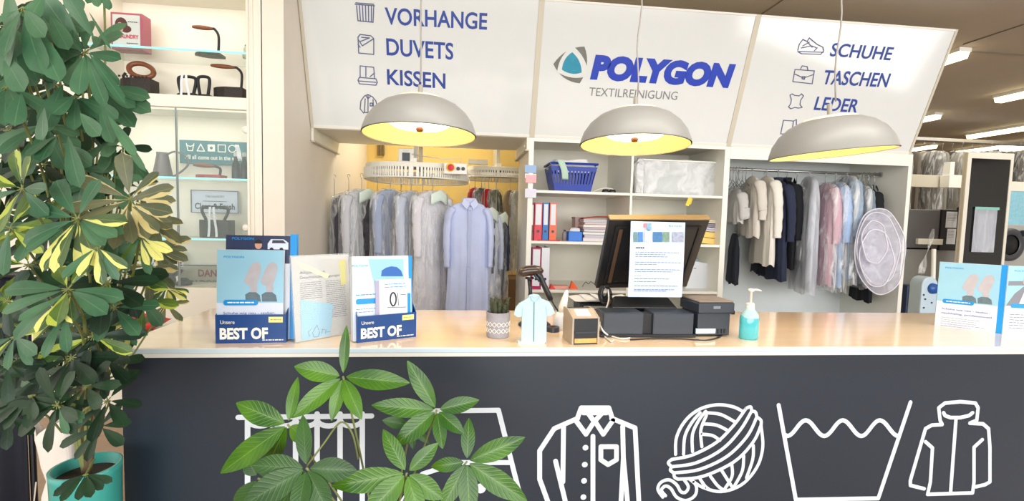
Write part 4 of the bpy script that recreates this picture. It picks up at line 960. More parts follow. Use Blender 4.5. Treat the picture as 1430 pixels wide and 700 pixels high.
folded(934, 985, 1, [(170, 166, 168), (190, 186, 190), (214, 212, 214)], ['grey folded cloth lowest of the pile hidden by the screen', 'mid grey folded cloth of the pile behind the screen', 'light grey folded cloth topmost behind the screen'], Y=4.5, th=[.1, .09, .07])
# paper bag on the lower shelf
z = shelf_top(2); Yb = 4.4; qx = [at(957, 400, Yb).x, at(988, 400, Yb).x]; t = thing('paper_bag', 'white paper bag leaning on the lower shelf right of the screen', 'bag', ((qx[0] + qx[1]) / 2, Yb, z))
zt = at(975, 366, Yb).z
MB().hexa([V((qx[0], Yb, z)), V((qx[1], Yb, z)), V((qx[1], Yb + .1, z)), V((qx[0], Yb + .1, z)), V((qx[0] + .06, Yb + .02, zt + .01)), V((qx[1] + .04, Yb + .01, zt - .02)), V((qx[1] + .04, Yb + .07, zt - .02)), V((qx[0] + .06, Yb + .06, zt + .01))]).build('bag', M_paper, t, bevel=.003)
pl = Plane((qx[0], Yb - .003, z), (1, 0, 0), (0, .1, 1)); pl.rect('bag_print', M_line, t, .08, .15, .19, .197, .004)
lump('wrapped_parcel', 'pale blue wrapping behind the white paper bag', 'parcel', (at(975, 370, 4.6).x, 4.62, z), .07, .06, .14, mat('wrap_blue', (196, 220, 228), .5), 9)
# orange wedges and red tray on the lower shelf
def wedge(pxs, Y, col, lb):
    x0, x1 = at(pxs[0], 400, Y).x, at(pxs[1], 400, Y).x
    tag(MB().prism([V((x0, Y, z)), V((x1, Y, z)), V((x1 - (x1 - x0) * .75, Y, z + pxs[2]))], V((0, .05, 0))).build('door_wedge', mat('wedge_%d' % col[1], col, .5), None, bevel=.002), lb, 'wedge', 'wedges on the lower shelf')
wedge((796, 808, .075), 4.27, (238, 96, 40), 'larger orange wedge on the lower shelf'); wedge((768, 776, .045), 4.26, (226, 60, 50), 'smaller red wedge on the lower shelf')
tag(MB().bx(at(757, 400, 4.3).x, at(795, 400, 4.3).x, 4.31, 4.42, z, z + .02).build('red_tray', mat('tray_pale_red', (236, 160, 146), .4), None, bevel=.004), 'flat pale red tray behind the wedges on the lower shelf', 'tray')
c = at(822, 394, 4.4); tag(MB().tube(spline([V((c.x - .06, 4.4, z + .004)), V((c.x - .03, 4.39, z + .05)), V((c.x, 4.4, z + .03)), V((c.x + .03, 4.42, z + .05)), V((c.x + .08, 4.4, z + .006))]), .003, 6).build('grey_cable', M_dgrey, None), 'loose grey cable end on the lower shelf left of the screen', 'cable')
# clips hanging on the left upright
for k, (y0, y1, cc, lb) in enumerate(((231, 241, (150, 180, 220), 'pale blue tag clipped to the left upright, uppermost'), (243, 249, (226, 226, 232), 'white tag on the left upright below the blue one'), (244.5, 255, (244, 176, 180), 'pink tag clipped to the left upright'), (264, 276, (222, 220, 232), 'lilac white tag clipped to the left upright, lowest'))):
    p = Plane(at(733 if k != 2 else 734, y1, YF - .012 - .002 * k), (1, 0, 0), (0, 0, 1)); u1, v1 = p.hit(749, y0)
    t = thing('hanging_tag', lb, 'tag', p.O, 0, 'tags on the left upright')
    slab(p, 0, u1, 0, v1, 0, .0015).build('tag', mat('tag_%d' % k, cc, .5), t); slab(p, u1 * .4, u1 * .6, v1 * .8, v1 * 1.1, -.008, 0).build('clip', M_metal, t)

# ------------------------------------------------------------------ garments
GM = {}
def gmat(cc, stripes=None):
    k = (cc, stripes)
    if k not in GM:
        GM[k] = mat('fabric_%d_%d_%d' % cc, cc, .85, var=.12 if not stripes else stripes, scale=6 if not stripes else 22, bump=.2, bscale=120)
    return GM[k]
def garment(name, lb, group, x, Y, zhook, zsh, w, th, L, rz, cc, cover=None, sleeves=True, coll=None, seed=0, stripes=None, flare=1.0, coverL=None, paper=False, parts=()):
    t = thing(name, lb, 'garment', (x, Y, zhook), rz, group); m = gmat(cc, stripes); dz = zsh - zhook
    rnd = random.Random(seed)
    def body(w, th, L, amp, grow=0.0, nfold=9, flare=flare):
        n, K = 56, 22; vs = []; p1, p2 = rnd.uniform(0, 6), rnd.uniform(0, 6)
        for j in range(K + 1):
            s_ = j / K
            if s_ < .12: hw = .055 + (w / 2 - .055) * math.sin(s_ / .12 * PI / 2); z = -L * .0 - .11 * (s_ / .12) ** 1.6
            else: q_ = (s_ - .12) / .88; hw = w / 2 * (1 + (flare - 1) * q_ - .06 * math.sin(q_ * PI)); z = -.11 - (L - .11) * q_
            ht = th / 2 * (.35 + .65 * min(1, s_ / .2)) + grow
            for i in range(n):
                a = 2 * PI * i / n; ca, sa = math.cos(a), math.sin(a)
                f_ = amp * min(1, s_ * 1.6) * (math.sin(nfold * a + p1 + 1.5 * s_) * .6 + .5 * math.sin((nfold * 2 - 1) * a + p2 - 2.5 * s_) + .6 * noise.noise(V((a * 1.3, s_ * 5, seed))))
                xx = (hw + grow) * math.copysign(abs(ca) ** .75, ca); yy = ht * math.copysign(abs(sa) ** .8, sa) + f_ * (1 if sa > 0 else -1) * abs(sa) ** .3
                zz = z + (.012 * math.sin(5 * a + p1) if j == K else 0) + grow * (1 if s_ < .1 else 0)
                vs.append(V((xx + f_ * .3, yy, dz + zz)))
        b = MB(); b.add(vs, [(j * n + i, j * n + (i + 1) % n, (j + 1) * n + (i + 1) % n, (j + 1) * n + i) for j in range(K) for i in range(n)] + [tuple(range(n))])
        return b
    b = body(w, th, L, th * .12); b.build('body', m, t, smooth=True, local=True)
    if sleeves:
        for s_ in (-1, 1):
            sl = min(.58, L * .72); p = [V((s_ * w * .40, -.01, dz - .06)), V((s_ * w * .50, -th * .22, dz - .14)), V((s_ * w * .535, -th * .35, dz - .3)), V((s_ * w * .53, -th * .42, dz - sl * .8)), V((s_ * w * .525, -th * .42, dz - sl))]
            MB().tube(spline(p, 4), [.045 + .012 * math.sin(k * .9) if k < 4 else .052 - .0009 * k * 1.2 + .003 * math.sin(k * 2.1) for k in range(17)], 12, flat=.62).build('sleeve', m, t, smooth=True, local=True)
    if coll:
        MB().lathe([(.055, -.012), (.062, .012), (.066, .03), (.052, .034), (.05, .0)], (0, 0, dz), 20, sy=.75).build('collar', gmat(coll), t, smooth=True, local=True)
        b = MB(); 
        for s_ in (-1, 1): b.prism([V((0, -.06, dz - .02)), V((s_ * .05, -.052, dz + .028)), V((s_ * .075, -.062, dz - .02)), V((s_ * .03, -.075, dz - .07))], V((0, -.004, 0)))
        b.build('collar_points', gmat(coll), t, local=True)
    if 'placket' in parts:
        MB().bx(-.016, .016, -th * .5 - .012, -th * .5 - .004, dz - L * .95, dz - .05).build('placket', gmat(tuple(max(0, c - 14) for c in cc)), t, local=True)
        for k in range(7): MB().lathe([(0, -.004), (.006, -.004), (.006, 0), (0, 0)], (0, -th * .5 - .012, dz - .08 - k * .1), 10, Matrix.Rotation(PI / 2, 3, 'X')).build('button', M_white, t, local=True)
    # hanger: hook, neck and sloping arms
    hk = [V((0, 0, 0)) + V((.018 * math.cos(a), 0, .018 * math.sin(a) - .006)) for a in [PI * (-.1 + 1.1 * k / 8) for k in range(9)]][::-1]
    hk = hk[::-1] + [V((-.004, 0, -.035)), V((0, 0, -.05)), V((0, 0, dz + .0))]
    MB().tube(hk, .0028, 6).build('hanger_hook', M_metal, t, smooth=True, local=True)
    MB().tube([V((-w * .4, 0, dz - .055)), V((-.03, 0, dz + .005)), V((.03, 0, dz + .005)), V((w * .4, 0, dz - .055))], .006, 6).build('hanger_bar', M_white, t, local=True)
    if paper:
        b = MB(); b.sheet(lambda u, v: V(((u - .5) * .2, -th * .5 - .03 - .02 * math.cos((u - .5) * 3), dz + .02 - .1 * v - .09 * abs(u - .5))), 8, 4); b.build('shoulder_paper', mat('paper_mint', (222, 236, 224), .6), t, local=True, solid=.002, smooth=True)
    if cover:
        n0 = body(w * 1.2, th * 1.3, coverL or L * 1.05, th * .22, .012, 7)
        o = n0.build('plastic_cover', cover, t, smooth=True, local=True)
    return t

GG = 'cleaned garments hanging from the round conveyor'
# px centre, Y, shoulder py, width, thickness, length, yaw deg, colour, extras
LEFTG = [
 (467, 4.95, 275, .34, .13, .95, 60, (150, 166, 190), dict(label='blue-grey jacket in clear film, leftmost on the conveyor', cover=1)),
 (487, 4.85, 271, .36, .12, 1.0, 62, (74, 72, 84), dict(label='dark grey suit in film, second from the left on the conveyor', cover=1)),
 (505, 4.7, 266, .40, .11, 1.1, 52, (206, 208, 214), dict(label='pale grey shirt in film with mint paper, third from the left', cover=1, paper=1)),
 (527, 4.8, 272, .36, .11, 1.05, 60, (64, 62, 68), dict(label='black patterned blouse in film between two pale shirts', cover=1, stripes=.9)),
 (545, 4.62, 265, .40, .11, 1.15, 58, (164, 176, 204), dict(label='soft blue shirt in film, left half of the conveyor', cover=1)),
 (560, 4.75, 273, .34, .10, 1.1, 64, (150, 140, 132), dict(label='brown-grey pullover in film behind the soft blue shirt', cover=1)),
 (574, 4.55, 268, .38, .11, 1.15, 60, (196, 204, 222), dict(label='pale blue blouse in film near the middle of the conveyor', cover=1)),
 (590, 4.66, 272, .36, .10, 1.1, 66, (70, 74, 92), dict(label='dark striped dress in film just left of the white one', cover=1, stripes=.7)),
 (604, 4.46, 268, .40, .12, 1.2, 46, (226, 224, 232), dict(label='long white coat in wrinkled film left of the blue shirt', cover=1, paper=1)),
 (655, 4.36, 282, .37, .12, 1.05, 8, (196, 206, 238), dict(label='light blue button shirt hanging face on, no film', coll=(204, 212, 242), placket=1)),
 (676, 4.62, 292, .36, .12, 1.05, 40, (206, 212, 232), dict(label='lilac shirt in film right of the blue button shirt', cover=1, paper=1)),
 (693, 4.8, 298, .30, .10, .82, 56, (58, 66, 92), dict(label='navy checked jacket in film, rightmost on the conveyor', cover=1, paper=1, stripes=.6)),
]
for i, (px, Y, py, w, th, L, yaw, cc, ex_) in enumerate(LEFTG):
    p = at(px, py, Y); garment('hanging_garment', ex_['label'], GG, p.x, Y, 1.835, p.z, w, th, L, math.radians(yaw), cc,
        cover=M_cover if ex_.get('cover') else None, coll=ex_.get('coll'), seed=i + 1, stripes=ex_.get('stripes'), paper=bool(ex_.get('paper')), parts=('placket',) if ex_.get('placket') else (), flare=1.08)

# conveyor: oval ring carried by a beam
def stadium(cx, cy, a, b, n=72):
    return [V((cx + math.copysign(abs(math.cos(q)) ** .7, math.cos(q)) * a, cy + math.copysign(abs(math.sin(q)) ** .7, math.sin(q)) * b, 0)) for q in [2 * PI * k / n for k in range(n)]]
def conveyor(name, lb, cx, cy, a, b, z, tooth=.055):
    t = thing(name, lb, 'conveyor', (cx, cy, z)); S_ = stadium(cx, cy, a, b); n = len(S_)
    def ring(off, z0, z1, nm, m):
        In = stadium(cx, cy, a - off, b - off); vs = [p + V((0, 0, zz)) for zz in (z0, z1) for q_ in (S_, In) for p in q_]; fs = []
        for i in range(n):
            j = (i + 1) % n; fs += [(i, j, 2 * n + j, 2 * n + i), (n + i, 3 * n + i, 3 * n + j, n + j), (i, n + i, n + j, j), (2 * n + i, 2 * n + j, 3 * n + j, 3 * n + i)]
        return MB().add(vs, fs).build(nm, m, t, bevel=.004)
    ring(.10, z + .005, z + .05, 'cover_band', M_offw); ring(.03, z - .018, z + .004, 'rail', M_dgrey)
    b_ = MB(); S2 = stadium(cx, cy, a + .012, b + .012, 150)
    for i in range(150):
        p, q_ = S2[i], S2[(i + 1) % 150]; m_ = p.lerp(q_, .62); d = (q_ - p).normalized(); nn = V((d.y, -d.x, 0)) * .004
        b_.prism([p + V((0, 0, z - tooth)), m_ + V((0, 0, z - tooth)), m_ + V((0, 0, z + .01)), p + V((0, 0, z + .01))], nn)
    b_.build('hook_strip', M_white, t)
    ring2 = [p + V((0, 0, z - tooth - .006)) for p in stadium(cx, cy, a + .012, b + .012, 90)]; MB().tube(ring2 + [ring2[0]], .008, 6).build('lower_rim', M_white, t)
    MB().bx(cx - .03, cx + .03, cy - b * .9, cy + b * .9, z + .05, z + .09).build('cross_beam', M_offw, t)
    for dy in (-.25, .3): MB().bx(cx - .02, cx + .02, cy + dy, cy + dy + .04, z + .09, 2.6).build('suspension', M_beige, t)
    return t
cv = conveyor('garment_conveyor', 'round white overhead garment conveyor ring above the hanging shirts', -.44, 5.02, .49, .55, 1.90, .08)
# control box with red emergency button, and a small white display
c = at(636, 236, 4.46); t = thing('control_box', 'white control box with red emergency button and black knobs on the conveyor', 'control box', c)
ZR = Matrix.Rotation(PI / 2, 3, 'X')
slab_ = MB().box(c, (.21, .07, .10)).build('housing', M_white, t, bevel=.008)
MB().lathe([(0, -.008), (.04, -.008), (.04, .004), (0, .004)], c + V((-.045, -.037, .01)), 24, ZR).build('yellow_plate', mat('plate_yellow', (250, 200, 40), .4), t)
MB().lathe([(0, .0), (.014, .0), (.014, .02), (.028, .024), (.028, .04), (0, .046)], c + V((-.04, -.04, .006)), 24, ZR).build('emergency_button', M_red, t)
for dx in (.025, .07): MB().lathe([(0, 0), (.017, 0), (.015, .02), (0, .022)], c + V((dx, -.035, 0)), 18, ZR).build('knob', M_black, t)
MB().tube([c + V((.04, 0, .05)), c + V((.05, 0, .1)), c + V((-.1, 0, .08)), c + V((-.4, .1, .13))], .004, 6).build('cable', M_cable, t, smooth=True)
c = at(567.5, 218, 4.7); t = thing('display_unit', 'small white display unit with dark screen standing on the conveyor ring', 'display', c)
MB().box(c, (.145, .05, .14)).build('housing', M_white, t, bevel=.008); MB().box(c + V((.0, -.028, -.01)), (.07, .008, .075)).build('screen', M_dgrey, t); MB().box(c + V((0, -.027, .045)), (.05, .005, .012)).build('badge', M_cable, t)
MB().bx(c.x - .02, c.x + .02, 4.69, 4.72, 1.95, c.z - .07).build('foot', M_white, t)
cv2 = conveyor('garment_conveyor', 'smaller second conveyor ring further back on the right', .42, 5.95, .38, .4, 2.0, .06)
c = at(667, 246, 5.6); MB().box((c.x, 5.58, 2.09), (.22, .1, .05)).build('motor_box', M_offw, cv2)
random.seed(12)
for k, (px, cc, lb) in enumerate(((663, (170, 40, 48), 'dark red garment on the second conveyor'), (672, (60, 56, 60), 'black garment on the second conveyor'), (682, (196, 30, 44), 'bright red garment on the second conveyor'), (692, (70, 92, 60), 'green garment on the second conveyor'), (712, (150, 132, 104), 'brown garment on the second conveyor'), (722, (190, 196, 188), 'pale garment at the right end of the second conveyor'))):
    p = at(px, 282, 5.62 + .06 * k); garment('far_garment', lb, 'garments on the second conveyor', p.x, p.y, 1.92, 1.80, .34, .09, .95, math.radians(62), cc, seed=40 + k, sleeves=False, cover=M_cover if k % 2 else None)
# brown crates at the back of the bay
c = at(700, 410, 5.3)
for k, (dx, zz, lb) in enumerate(((0, 0, 'brown cardboard box at the bottom behind the hanging garments'), (.02, .41, 'brown cardboard box stacked on another behind the garments'))):
    t = thing('cardboard_box', lb, 'box', (c.x + dx, 5.4, zz), 0, 'cardboard boxes in the left bay'); m = mat('cardboard', (128, 98, 66), .8)
    MB().box((c.x + dx, 5.4, zz + .2), (.46, .4, .39)).build('carton', m, t, bevel=.004); MB().box((c.x + dx, 5.2 - .002, zz + .38), (.05, .004, .1)).build('packing_tape', M_bei, t)
# two dark clips high on the yellow wall
for px in (529, 535):
    p = at(px, 208, 6.58); tag(MB().box((p.x, 6.58, p.z), (.03, .04, .17)).build('wall_bracket', mat('bracket_brown', (110, 92, 60), .6), None, bevel=.003), 'small brown bracket on the yellow wall above the conveyor', 'bracket', 'brackets on the yellow wall')
#@@RIGHTBAY
YRl = 4.5
p0 = at(1016, 237, YRl); p1 = at(1228, 243, YRl); zr = (p0.z + p1.z) / 2
t = thing('clothes_rail', 'metal clothes rail spanning the right bay', 'rail', ((X3 + X4) / 2, YRl, zr))
MB().tube([V((X3 + .026, YRl, zr)), V((X4 - .005, YRl, zr))], .013, 12).build('tube', M_metal, t, smooth=True)
for x in (X3 + .03, X4 - .012): MB().lathe([(0, -.006), (.028, -.006), (.028, .006), (0, .006)], (x, YRl, zr), 18, Matrix.Rotation(PI / 2, 3, 'Y')).build('end_bracket', M_metal, t)
def hanger(px, rz, lb, dz=0, tilt=0):
    p = at(px, 240, YRl)
    t = thing('coat_hanger', lb, 'hanger', (p.x, YRl, zr), rz, 'empty hangers on the right rail'); 
    hk = [V((.02 * math.cos(a), 0, .02 * math.sin(a))) for a in [PI * (-.15 + 1.15 * k / 8) for k in range(9)]] + [V((-.005, 0, -.03)), V((0, 0, -.05)), V((0, 0, -.09 - dz))]
    MB().tube(hk, .003, 6).build('hook', M_metal, t, local=True, smooth=True)
    z = -.09 - dz; MB().tube([V((0, 0, z)), V((-.2, 0, z - .1)), V((.2, 0, z - .1)), V((0, 0, z))], .0035, 6).build('wire_frame', M_metal, t, local=True)
    return t
for k, px in enumerate((1020, 1024, 1028, 1032, 1037, 1042)): hanger(px, math.radians(72 + 5 * (k % 3)), 'empty wire hanger in the bunch at the left end of the rail', .015 * (k % 3))
for k, (px, a) in enumerate(((1207, 30), (1214, 22), (1222, 16))): hanger(px, math.radians(a), ['empty hanger just left of the last two on the rail', 'second last empty hanger at the right end of the rail', 'last empty hanger at the right end of the rail'][k], .03 * k)
GR = 'garments on the rail of the right bay'
RG = [
 (1028, 4.50, 263, .40, 0.101, .34, 73, (196, 194, 192), dict(label='short light grey jacket, leftmost on the right rail')),
 (1026, 4.62, 326, .30, 0.078, .50, 70, (28, 32, 44), dict(label='black skirt under the short grey jacket', sl=0, name='hanging_skirt')),
 (1050, 4.46, 247, .44, 0.101, .58, 75, (214, 208, 198), dict(label='cream blouse with loose ties beside the short grey jacket')),
 (1062, 4.66, 336, .34, 0.078, .33, 75, (24, 28, 40), dict(label='dark trousers showing below the cream blouse', sl=0)),
 (1070, 4.42, 247, .44, 0.101, .84, 77, (232, 228, 218), dict(label='long off-white coat left of the navy coats')),
 (1086, 4.46, 253, .50, 0.117, .95, 75, (34, 42, 66), dict(label='navy coat with raised collar on the right rail', coll=(30, 34, 50))),
 (1098, 4.56, 253, .46, 0.094, .86, 77, (18, 20, 28), dict(label='black coat directly behind the navy coat', coll=(16, 18, 24))),
 (1112, 4.50, 259, .34, 0.062, .70, 79, (120, 124, 130), dict(label='silver grey dress in shiny film right of the black coat', cover=1, stripes=.8, sl=0)),
 (1130, 4.42, 249, .42, 0.094, 1.05, 65, (196, 200, 206), dict(label='long dull grey garment bag in the middle of the right rail', cover=2, sl=0)),
 (1152, 4.46, 257, .44, 0.094, .98, 73, (214, 170, 184), dict(label='pink shirt in film on the right rail', cover=1, paper=1)),
 (1166, 4.44, 255, .46, 0.094, 1.0, 71, (170, 198, 236), dict(label='sky blue shirt in film right of the pink one', cover=1, paper=1)),
 (1182, 4.40, 247, .44, 0.094, .98, 69, (150, 170, 190), dict(label='blue-grey blouse with mint paper under wrinkled film', cover=1, paper=1, stripes=.5)),
 (1200, 4.46, 259, .44, 0.094, .95, 67, (120, 134, 150), dict(label='grey-blue suit in wrinkled film left of the tulle', cover=1, paper=1, stripes=.5)),
 (1212, 4.60, 263, .42, 0.086, 1.15, 69, (20, 22, 28), dict(label='long black coat behind the last film-covered suit', coll=(60, 64, 78))),
]
for i, (px, Y, py, w, th, L, yaw, cc, e_) in enumerate(RG):
    p = at(px, py, Y); cvm = {1: M_cover, 2: M_cover2}.get(e_.get('cover'))
    garment(e_.get('name', 'hanging_garment'), e_['label'], GR, p.x, Y, zr - .012, p.z, w, th, L, math.radians(yaw), cc, cover=cvm, coll=e_.get('coll'), seed=70 + i, stripes=e_.get('stripes'), paper=bool(e_.get('paper')), sleeves=bool(e_.get('sl', 1)), flare=1.12)
# wide tulle petticoat folded into a disc
c = at(1232, 352, 4.06); t = thing('tulle_petticoat', 'big round white tulle petticoat with hoops bulging out at the right end of the rail', 'garment', c)
ex_, ez_ = V((.995, -.1, 0)), V((-.1, 0, 1)).normalized(); ey2 = ex_.cross(ez_).normalized(); rx, rz_ = .235, .40
for k in range(4):
    f_ = 1 - .17 * k; off = .018 * (k - 1.5)
    def tp(u, v, f_=f_, off=off, k=k):
        a = 2 * PI * u; r_ = v * f_ * (1 + .008 * math.sin(7 * a + k)); return c + ex_ * (rx * r_ * math.cos(a) - .03 * k) + ez_ * (rz_ * r_ * math.sin(a) + .03 * k * (1 if k % 2 else -1)) + ey2 * (off + .012 * math.sin(5 * a + k) * v * (1 - .3 * v) - .05 * (1 - v * v))
    MB().sheet(tp, 60, 10).build('tulle_layer', M_tulle, t, smooth=True)
    rimp = [tp(i / 60, 1) for i in range(61)]; MB().tube(rimp, .0055, 6, cap=False).build('hoop', mat('hoop_white', (232, 230, 240), .5), t, smooth=True)
# ------------------------------------------------------------------ glass display cabinet on the left
YCf = 3.6; YCk = 3.98
cxl, cxr = -2.95, at(367, 200, YCf).x; oxr = at(346.5, 200, YCf).x; oxl = at(150, 200, YCf).x - .12
cab = thing('display_cabinet', 'tall cream display cabinet with lit glass shelves beside the hanging bay', 'cabinet', ((cxl + cxr) / 2, 3.8, 0))
M_cab = mat('cabinet_cream', (242, 236, 222), .45, var=.02)
zb1, zb0 = at(250, 132, YCf).z, at(250, 149, YCf).z           # thick board between open and glazed part
ztop = at(330, 14, YCk).z
MB().bx(cxl, cxr, YCk, YCk + .02, 0, 3.29).build('back_panel', M_cab, cab)
MB().bx(oxr, cxr, YCf, YCk, 0, 3.29).build('side_panel', M_cab, cab); MB().bx(cxl, oxl, YCf, YCk, 0, 3.29).build('side_panel', M_cab, cab)
MB().bx(oxl, oxr, YCf + .004, YCk, ztop, 3.29).build('top_box', M_cab, cab); MB().bx(oxl, oxr, YCf + .004, YCk, zb0, zb1).build('middle_board', M_cab, cab, bevel=.003)
zlow = .92
MB().bx(oxl, oxr, YCf + .004, YCk, 0, zlow).build('lower_cupboard', M_cab, cab)
for k, (pa, pb_) in enumerate(((345.5, 349), (352, 355), (362, 366))): MB().bx(at(pa, 200, YCf).x, at(pb_, 200, YCf).x, YCf - .012 + .003 * k, YCf, 0, 3.29).build('moulding', M_cab, cab, bevel=.004)
gz = [at(250, 68.5, YCf + .03).z, at(275, 249, YCf + .03).z, at(265, 334, YCf + .03).z]
for z in gz:
    g_ = MB().bx(oxl + .002, oxr - .002, YCf + .04, YCk - .005, z - .005, z + .005).build('glass_shelf', M_glass, cab)
    MB().bx(oxl + .002, oxr - .002, YCf + .034, YCf + .0395, z - .006, z + .006).build('lit_edge', M_glassE, g_)
xm = at(245, 200, YCf).x
for k, (x0, x1) in enumerate(((oxl + .003, xm - .002), (xm + .002, oxr - .004))):
    d = MB().bx(x0, x1, YCf + .012, YCf + .017, zlow + .01, zb0 - .008).build('glass_door', M_glassd, cab)
    MB().bx((x1 - .004) if k == 0 else x0, x1 if k == 0 else x0 + .004, YCf + .009, YCf + .02, zlow + .01, zb0 - .008).build('door_edge', mat('door_edge_grey', (150, 160, 158), .3), d)
    if k == 1:
        for y in (181.5, 318):
            p = at(343.5, y, YCf); MB().lathe([(0, 0), (.022, 0), (.026, .01), (.018, .02), (0, .022)], (p.x, YCf + .01, p.z), 20, Matrix.Rotation(PI / 2, 3, 'X')).build('hinge_knob', M_white, d, smooth=True)
    MB().bx(x0, x1, YCf + .01, YCf + .02, zb0 - .02, zb0 - .008).build('door_rail', M_cab, d)
cl_ = D.lights.new('cabinet_light', 'AREA'); cl_.shape = 'RECTANGLE'; cl_.size = .9; cl_.size_y = .05; cl_.energy = 1.6; cl_.color = (1, .95, .8)
for z in (ztop - .01, zb0 - .01):
    lo = D.objects.new('cabinet_light', cl_); COL.objects.link(lo); lo.location = ((oxl + oxr) / 2, YCf + .1, z)
YI = 3.78; SH = {0: gz[0] + .006, 1: zb1, 2: gz[1] + .006, 3: gz[2] + .006, 4: zlow}
def ci(px, py=200, Y=YI): return at(px, py, Y).x
def cz(py, px=290, Y=YI): return at(px, py, Y).z
# laundry tin
x0, x1 = ci(166), ci(209); z = SH[0]; h = cz(16, 190) - z - .03
t = thing('laundry_tin', 'pink framed tin box with a woman\'s portrait and LAUNDRY lettering on the top shelf', 'tin', ((x0 + x1) / 2, YI, z))
M_pk = mat('tin_pink', (170, 90, 106), .4)
MB().bx(x0, x1, YI - .05, YI + .05, z, z + h).build('box', M_pk, t, bevel=.004)
pl = Plane((x0, YI - .051, z), (1, 0, 0), (0, 0, 1)); w = x1 - x0
pl.rect('front_print', mat('tin_pale', (206, 212, 208), .4), t, .014, w - .014, .014, h - .016, .001)
pl.poly('hair_picture', mat('tin_brown', (86, 44, 44), .5), t, [(w * .34 + w * .2 * math.cos(a * PI / 8), h * .66 + h * .2 * math.sin(a * PI / 8)) for a in range(16)], .0015)
pl.poly('hair_picture', mat('tin_brown', (86, 44, 44), .5), t, [(w * .5 + w * .16 * math.cos(a * PI / 8), h * .55 + h * .1 * math.sin(a * PI / 8)) for a in range(16)], .0016)
pl.poly('face_picture', M_skin, t, [(w * .3 + w * .11 * math.cos(a * PI / 8), h * .58 + h * .15 * math.sin(a * PI / 8)) for a in range(16)], .002)
pl.text('lettering', 'LAUNDRY', mat('tin_red', (200, 40, 70), .4), t, w * .26, h * .3, w * .62, h * .1, h=.0025, bold=.03)
lines(pl, t, 'small_print', M_line2, [(w * .5, w * .86, h * .17), (w * .55, w * .86, h * .75)], .006, .0022)
def iron(name, lb, pa, pb_, k, bh, hy, style, grp=None, ribbon=False, hb='wood'):
    """old flat iron: boat-shaped body between px pa..pb_, body height bh (m), handle top at py hy"""
    z = SH[k]; x0, x1 = ci(pa), ci(pb_); L = x1 - x0; cx = (x0 + x1) / 2; zt = cz(hy, (pa + pb_) / 2) - z
    t = thing(name, lb, 'iron', (cx, YI, z), 0, grp); hw = min(.055, L * .3)
    pr = [(x0, YI), (x0 + L * .18, YI - hw * .62), (x0 + L * .45, YI - hw), (x1, YI - hw), (x1, YI + hw), (x0 + L * .45, YI + hw), (x0 + L * .18, YI + hw * .62)]
    MB().prism([V((x, y, z)) for x, y in pr], V((0, 0, bh))).build('body', M_iron, t, bevel=.003)
    if style in ('box', 'ring'):
        b = MB()
        for i in range(8): b.bx(x0 + L * (.1 + i * .11), x0 + L * (.15 + i * .11), YI - hw - .001, YI - hw + .006, z + bh, z + bh + .012)
        b.build('crenellated_rim', M_iron, t)
        MB().tube([V((x0 + L * .12, YI, z + bh)), V((x0 + L * .1, YI, z + bh + .02)), V((x0 + L * .17, YI, z + bh + .04))], [.012, .008, .01], 8).build('latch', M_iron, t, smooth=True)
    if style == 'ring':
        R_ = (zt - bh) * .5; c = V((cx + L * .12, YI, z + zt - R_ * 1.02))
        MB().tube([c + V((R_ * 1.25 * math.cos(a), .02 * math.sin(a), R_ * .78 * math.sin(a) - R_ * .25 * math.cos(a))) for a in [2 * PI * i / 28 for i in range(29)]], .017, 10, cap=False).build('ring_handle', M_hand, t, smooth=True)
        MB().tube([V((cx + L * .1, YI, z + bh)), c + V((0, 0, -R_ * .8))], .014, 10).build('handle_post', M_iron, t)
    elif style == 'arch':
        zt_ = z + zt; pp_ = [V((x0 + L * .22, YI, z + bh)), V((x0 + L * .1, YI, z + bh + (zt - bh) * .7)), V((x0 + L * .2, YI, zt_)), V((x1 - L * .2, YI, zt_)), V((x1 - L * .1, YI, z + bh + (zt - bh) * .7)), V((x1 - L * .22, YI, z + bh))]
        MB().tube(spline(pp_), .011, 8).build('arch_handle', M_black2, t, smooth=True)
    else:       # one rear post with a turned wooden grip pointing to the left
        zt_ = z + zt; MB().tube(spline([V((x1 - L * .14, YI, z + bh)), V((x1 - L * .12, YI, z + bh + (zt - bh) * .7)), V((x1 - L * .26, YI, zt_ - .003)), V((x1 - L * .34, YI, zt_))]), .009, 8).build('handle_post', M_iron, t, smooth=True)
        n_ = 14; MB().tube([V((x0 - L * .06 + (L * .74) * i / n_, YI, zt_ + .006 * (1 - i / n_))) for i in range(n_ + 1)], [.007 + .009 * math.sin(PI * (.08 + .86 * i / n_)) for i in range(n_ + 1)], 12).build('wooden_grip', M_hand, t, smooth=True)
    if ribbon:
        b = MB(); yy = YI - hw - .012
        for s_ in (-1, 1):
            b.sheet(lambda u, v: V((cx + .01 + s_ * .012 + s_ * .016 * v + (u - .5) * .016, yy - .006 * math.sin(v * 6), z + zt * 1.02 - (zt * .98) * v)), 2, 10)
        o = b.build('ribbon', M_paper, t, solid=.0015)
    return t
iron('flat_iron', 'low flat iron with wooden grip on the top glass shelf', 274, 312, 0, .02, 40, 'post')
iron('charcoal_iron', 'heavy charcoal iron with a big wooden ring handle under the laundry tin', 170, 218, 1, .13, 85, 'ring')
iron('small_iron', 'small black iron with ribbon in the middle of the second row', 248, 278, 1, .045, 108, 'arch', ribbon=True)
iron('small_iron', 'small black iron directly left of the big box iron', 276, 296, 1, .045, 108, 'arch')
iron('box_iron', 'tall box iron with brown wooden grip at the right of the second row', 299, 344, 1, .10, 94, 'post')
